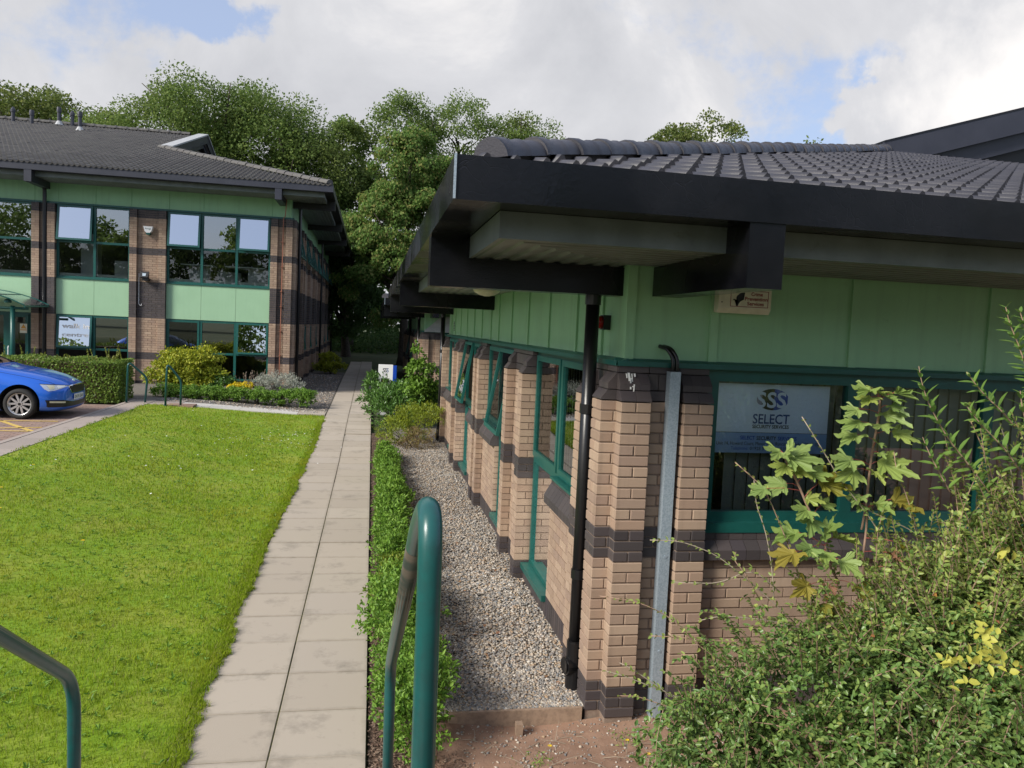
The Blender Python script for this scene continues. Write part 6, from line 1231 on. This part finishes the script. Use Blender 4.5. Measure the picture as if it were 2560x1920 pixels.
def variegated():
    t = thing('variegated_plant', 'cream and yellow variegated sprigs growing up through the cotoneaster', 'plant', (2.3, 2.7, .5)); P, D, N_ = [], [], []
    for p in YEL:
        p = np.array(p)
        for _ in range(4): P.append(p+RS.normal(size=3)*.018); D.append(rdir(1)[0]+np.array([0, -.3, .5])); N_.append(rdir(1)[0]*.5+np.array([0, -.8, .5]))
    P, D, N_ = np.array(P), np.array(D), np.array(N_)
    for i in range(len(P)): V, F = leaves(P[i:i+1], D[i:i+1], N_[i:i+1], RS.uniform(.032, .052, 1), RS.uniform(.019, .03, 1), .15); npmesh('leaf', V, F, 'l_yel', t)
    mb = MB()
    for p in YEL[::5]: mb.tube([(2.3, 2.75, .4), ((2.3+p[0])/2, 2.72, (p[2]+.4)/2), p], [.0018, .0015, .0012], 5)
    mb.build('stem', 'mossline', t)
variegated()
def syc_mesh(m):
    """palmate five-lobed leaf, base at the origin, tip along +y, about unit long"""
    lobes = [(0, 1.0, .34), (38, .86, .33), (-38, .86, .33), (82, .62, .29), (-82, .62, .29)]; pts = []
    order = [-82, -38, 0, 38, 82]; L0 = {a: l for a, l, w in lobes}
    pts.append((0.03, -.02)); c0 = (0, .12)
    pts = []
    for i, a in enumerate(order):
        r = math.radians(a); d = Vector((math.sin(r), math.cos(r))); s_ = Vector((d.y, -d.x)); l = L0[a]; base = Vector(c0)
        prof = [(.40, -.17), (.52, -.22), (.60, -.17), (.72, -.19), (.80, -.10), (.90, -.08), (1.0, 0), (.90, .08), (.80, .10), (.72, .19), (.60, .17), (.52, .22), (.40, .17)]
        if i > 0: pts.append(Vector(c0)+Vector((math.sin(math.radians(a-21)), math.cos(math.radians(a-21))))*.46*((L0[a]+L0[order[i-1]])/1.8))
        pts += [base+d*(l*q*.95)+s_*(w*l*.92) for q, w in prof]
    pts = [Vector((-.06, -.03))]+pts+[Vector((.06, -.03))]
    v = [(0, .12, -.03)]+[(p.x, p.y, .10*abs(p.x)-.16*(p.y*p.y)*.6+.03*math.sin(p.x*14+p.y*9)) for p in pts]; v[0] = (0, .12, -.02)
    f = [(0, i, i+1) for i in range(1, len(v)-1)]; f.append((0, len(v)-1, 1)); me = bpy.data.meshes.new('leaf'); me.from_pydata(v, [], [q[::-1] for q in f]); me.materials.append(M[m]); me.update(); return me
def sycamore():
    t = thing('sycamore_sapling', 'young sycamore with broad lobed leaves in front of the window', 'sapling', (2.55, 3.7, .4)); off = wloc(t); ms = [syc_mesh(m) for m in ('l_syc', 'l_sycy', 'l_sycb')]; pts = []
    for c in SYS:
        MB().tube(fillet(c, .06), [.0065+.0 for _ in fillet(c, .06)], 8).build('stem', 'twig', t, smooth=True); pts += [Vector(a).lerp(Vector(b), k/4) for a, b in zip(c[:-1], c[1:]) for k in range(5)]
    for x, y, z, s_, k in SYL:
        p = Vector((x, y, z)); q = min(pts, key=lambda v: (v-p).length+max(0, v.z-p.z)*1.5); d = p-q; d.z *= .6; d.y += random.uniform(-.04, .01)
        if d.length < .01: d = Vector((random.uniform(-1, 1), -.5, .1))
        d.normalize(); nrm = Vector((random.gauss(0, .38), -.45+random.gauss(0, .35), .85)); y_ = (d-Vector((0, 0, .25))).normalized(); x_ = y_.cross(nrm).normalized(); z_ = x_.cross(y_); L0 = s_*1.22
        R = Matrix((x_, y_, z_)).transposed(); b = p-y_*L0*.45
        o = link('leaf', ms[k], t, b-off); o.rotation_euler = R.to_euler(); o.scale = (L0, L0, L0*random.uniform(1.0, 3.2))
        if k == 1: o['label'] = 'yellowing leaf'
        if k == 2: o['label'] = 'withered brown leaf'
        mb = MB(); mb.tube([q, q.lerp(b, .5)+Vector((0, 0, .008)), b], [.0019, .0016, .0014], 5); mb.build('leaf_stalk', 'redstalk', t)
sycamore()
def willow_shoots():
    v, f = [], []; prof = [(0, .0), (.15, .13), (.35, .19), (.6, .17), (.82, .09), (1, 0)]
    for yq, w in prof: v += [(-w, yq, .08*w*3-.12*yq*yq), (0, yq, -.12*yq*yq), (w, yq, .08*w*3-.12*yq*yq)]
    for i in range(5): a = i*3; f += [(a, a+1, a+4, a+3), (a+1, a+2, a+5, a+4)]
    me = bpy.data.meshes.new('leaf'); me.from_pydata(v, [], f); me.materials.append(M['l_wil']); me.polygons.foreach_set('use_smooth', [True]*len(f)); me.update()
    labs = ['leaning leafy shoot with long narrow leaves left of the tall one', 'middle leafy shoot with narrow leaves against the window', 'upper leafy shoot with narrow leaves under the head flashing', 'tallest leafy shoot with narrow leaves at the right edge', 'short leafy shoot with narrow leaves right of the sycamore', 'leafy shoot with narrow leaves low at the right edge', 'second tall leafy shoot with narrow leaves cut by the right edge']
    for c, lb in zip(WIL, labs):
        t = thing('leafy_shoot', lb, 'shoot', c[0], 'shoots with long narrow leaves'); off = wloc(t); fp = fillet(c, .08); L0 = [.0045*(1-.6*i/len(fp)) for i in range(len(fp))]; MB().tube(fp, L0, 6).build('stem', 'twig', t, smooth=True)
        tot = sum((Vector(b)-Vector(a)).length for a, b in zip(c[:-1], c[1:])); dist = .02; ang = random.uniform(0, PI)
        while dist < tot:
            k = dist; 
            for a, b in zip(c[:-1], c[1:]):
                sl_ = (Vector(b)-Vector(a)).length
                if k <= sl_: p = Vector(a).lerp(Vector(b), k/sl_); tn = (Vector(b)-Vector(a)).normalized(); break
                k -= sl_
            fr = dist/tot; size = (.095 if fr < .75 else .095-.05*(fr-.75)/.25)*random.uniform(.75, 1.1)
            for q in (0, PI):
                s_ = tn.orthogonal().normalized(); s_.rotate(Matrix.Rotation(ang+q+random.uniform(-.3, .3), 3, tn)); y_ = (tn*(.45+.5*fr)+s_).normalized(); nn = (tn*.9-s_*.5+Vector((0, -.3, .2))).normalized(); x_ = y_.cross(nn).normalized(); z_ = x_.cross(y_)
                o = link('leaf', me, t, p-off); o.rotation_euler = Matrix((x_, y_, z_)).transposed().to_euler(); o.scale = (size*.85, size, size)
            ang += PI/2+random.uniform(-.2, .2); dist += .034*random.uniform(.8, 1.2)
willow_shoots()
t = MB(); bm_ = [(1.93+random.uniform(-.06, .08), 3.28+random.uniform(-.03, .03), .58+random.uniform(-.05, .06)) for _ in range(26)]
for i in range(22): t.quad(bm_[i], bm_[i+1], bm_[i+2])
tag(t.build('plastic_scrap', 'ltblue'), 'crumpled pale blue plastic scrap caught in the cotoneaster', 'litter')
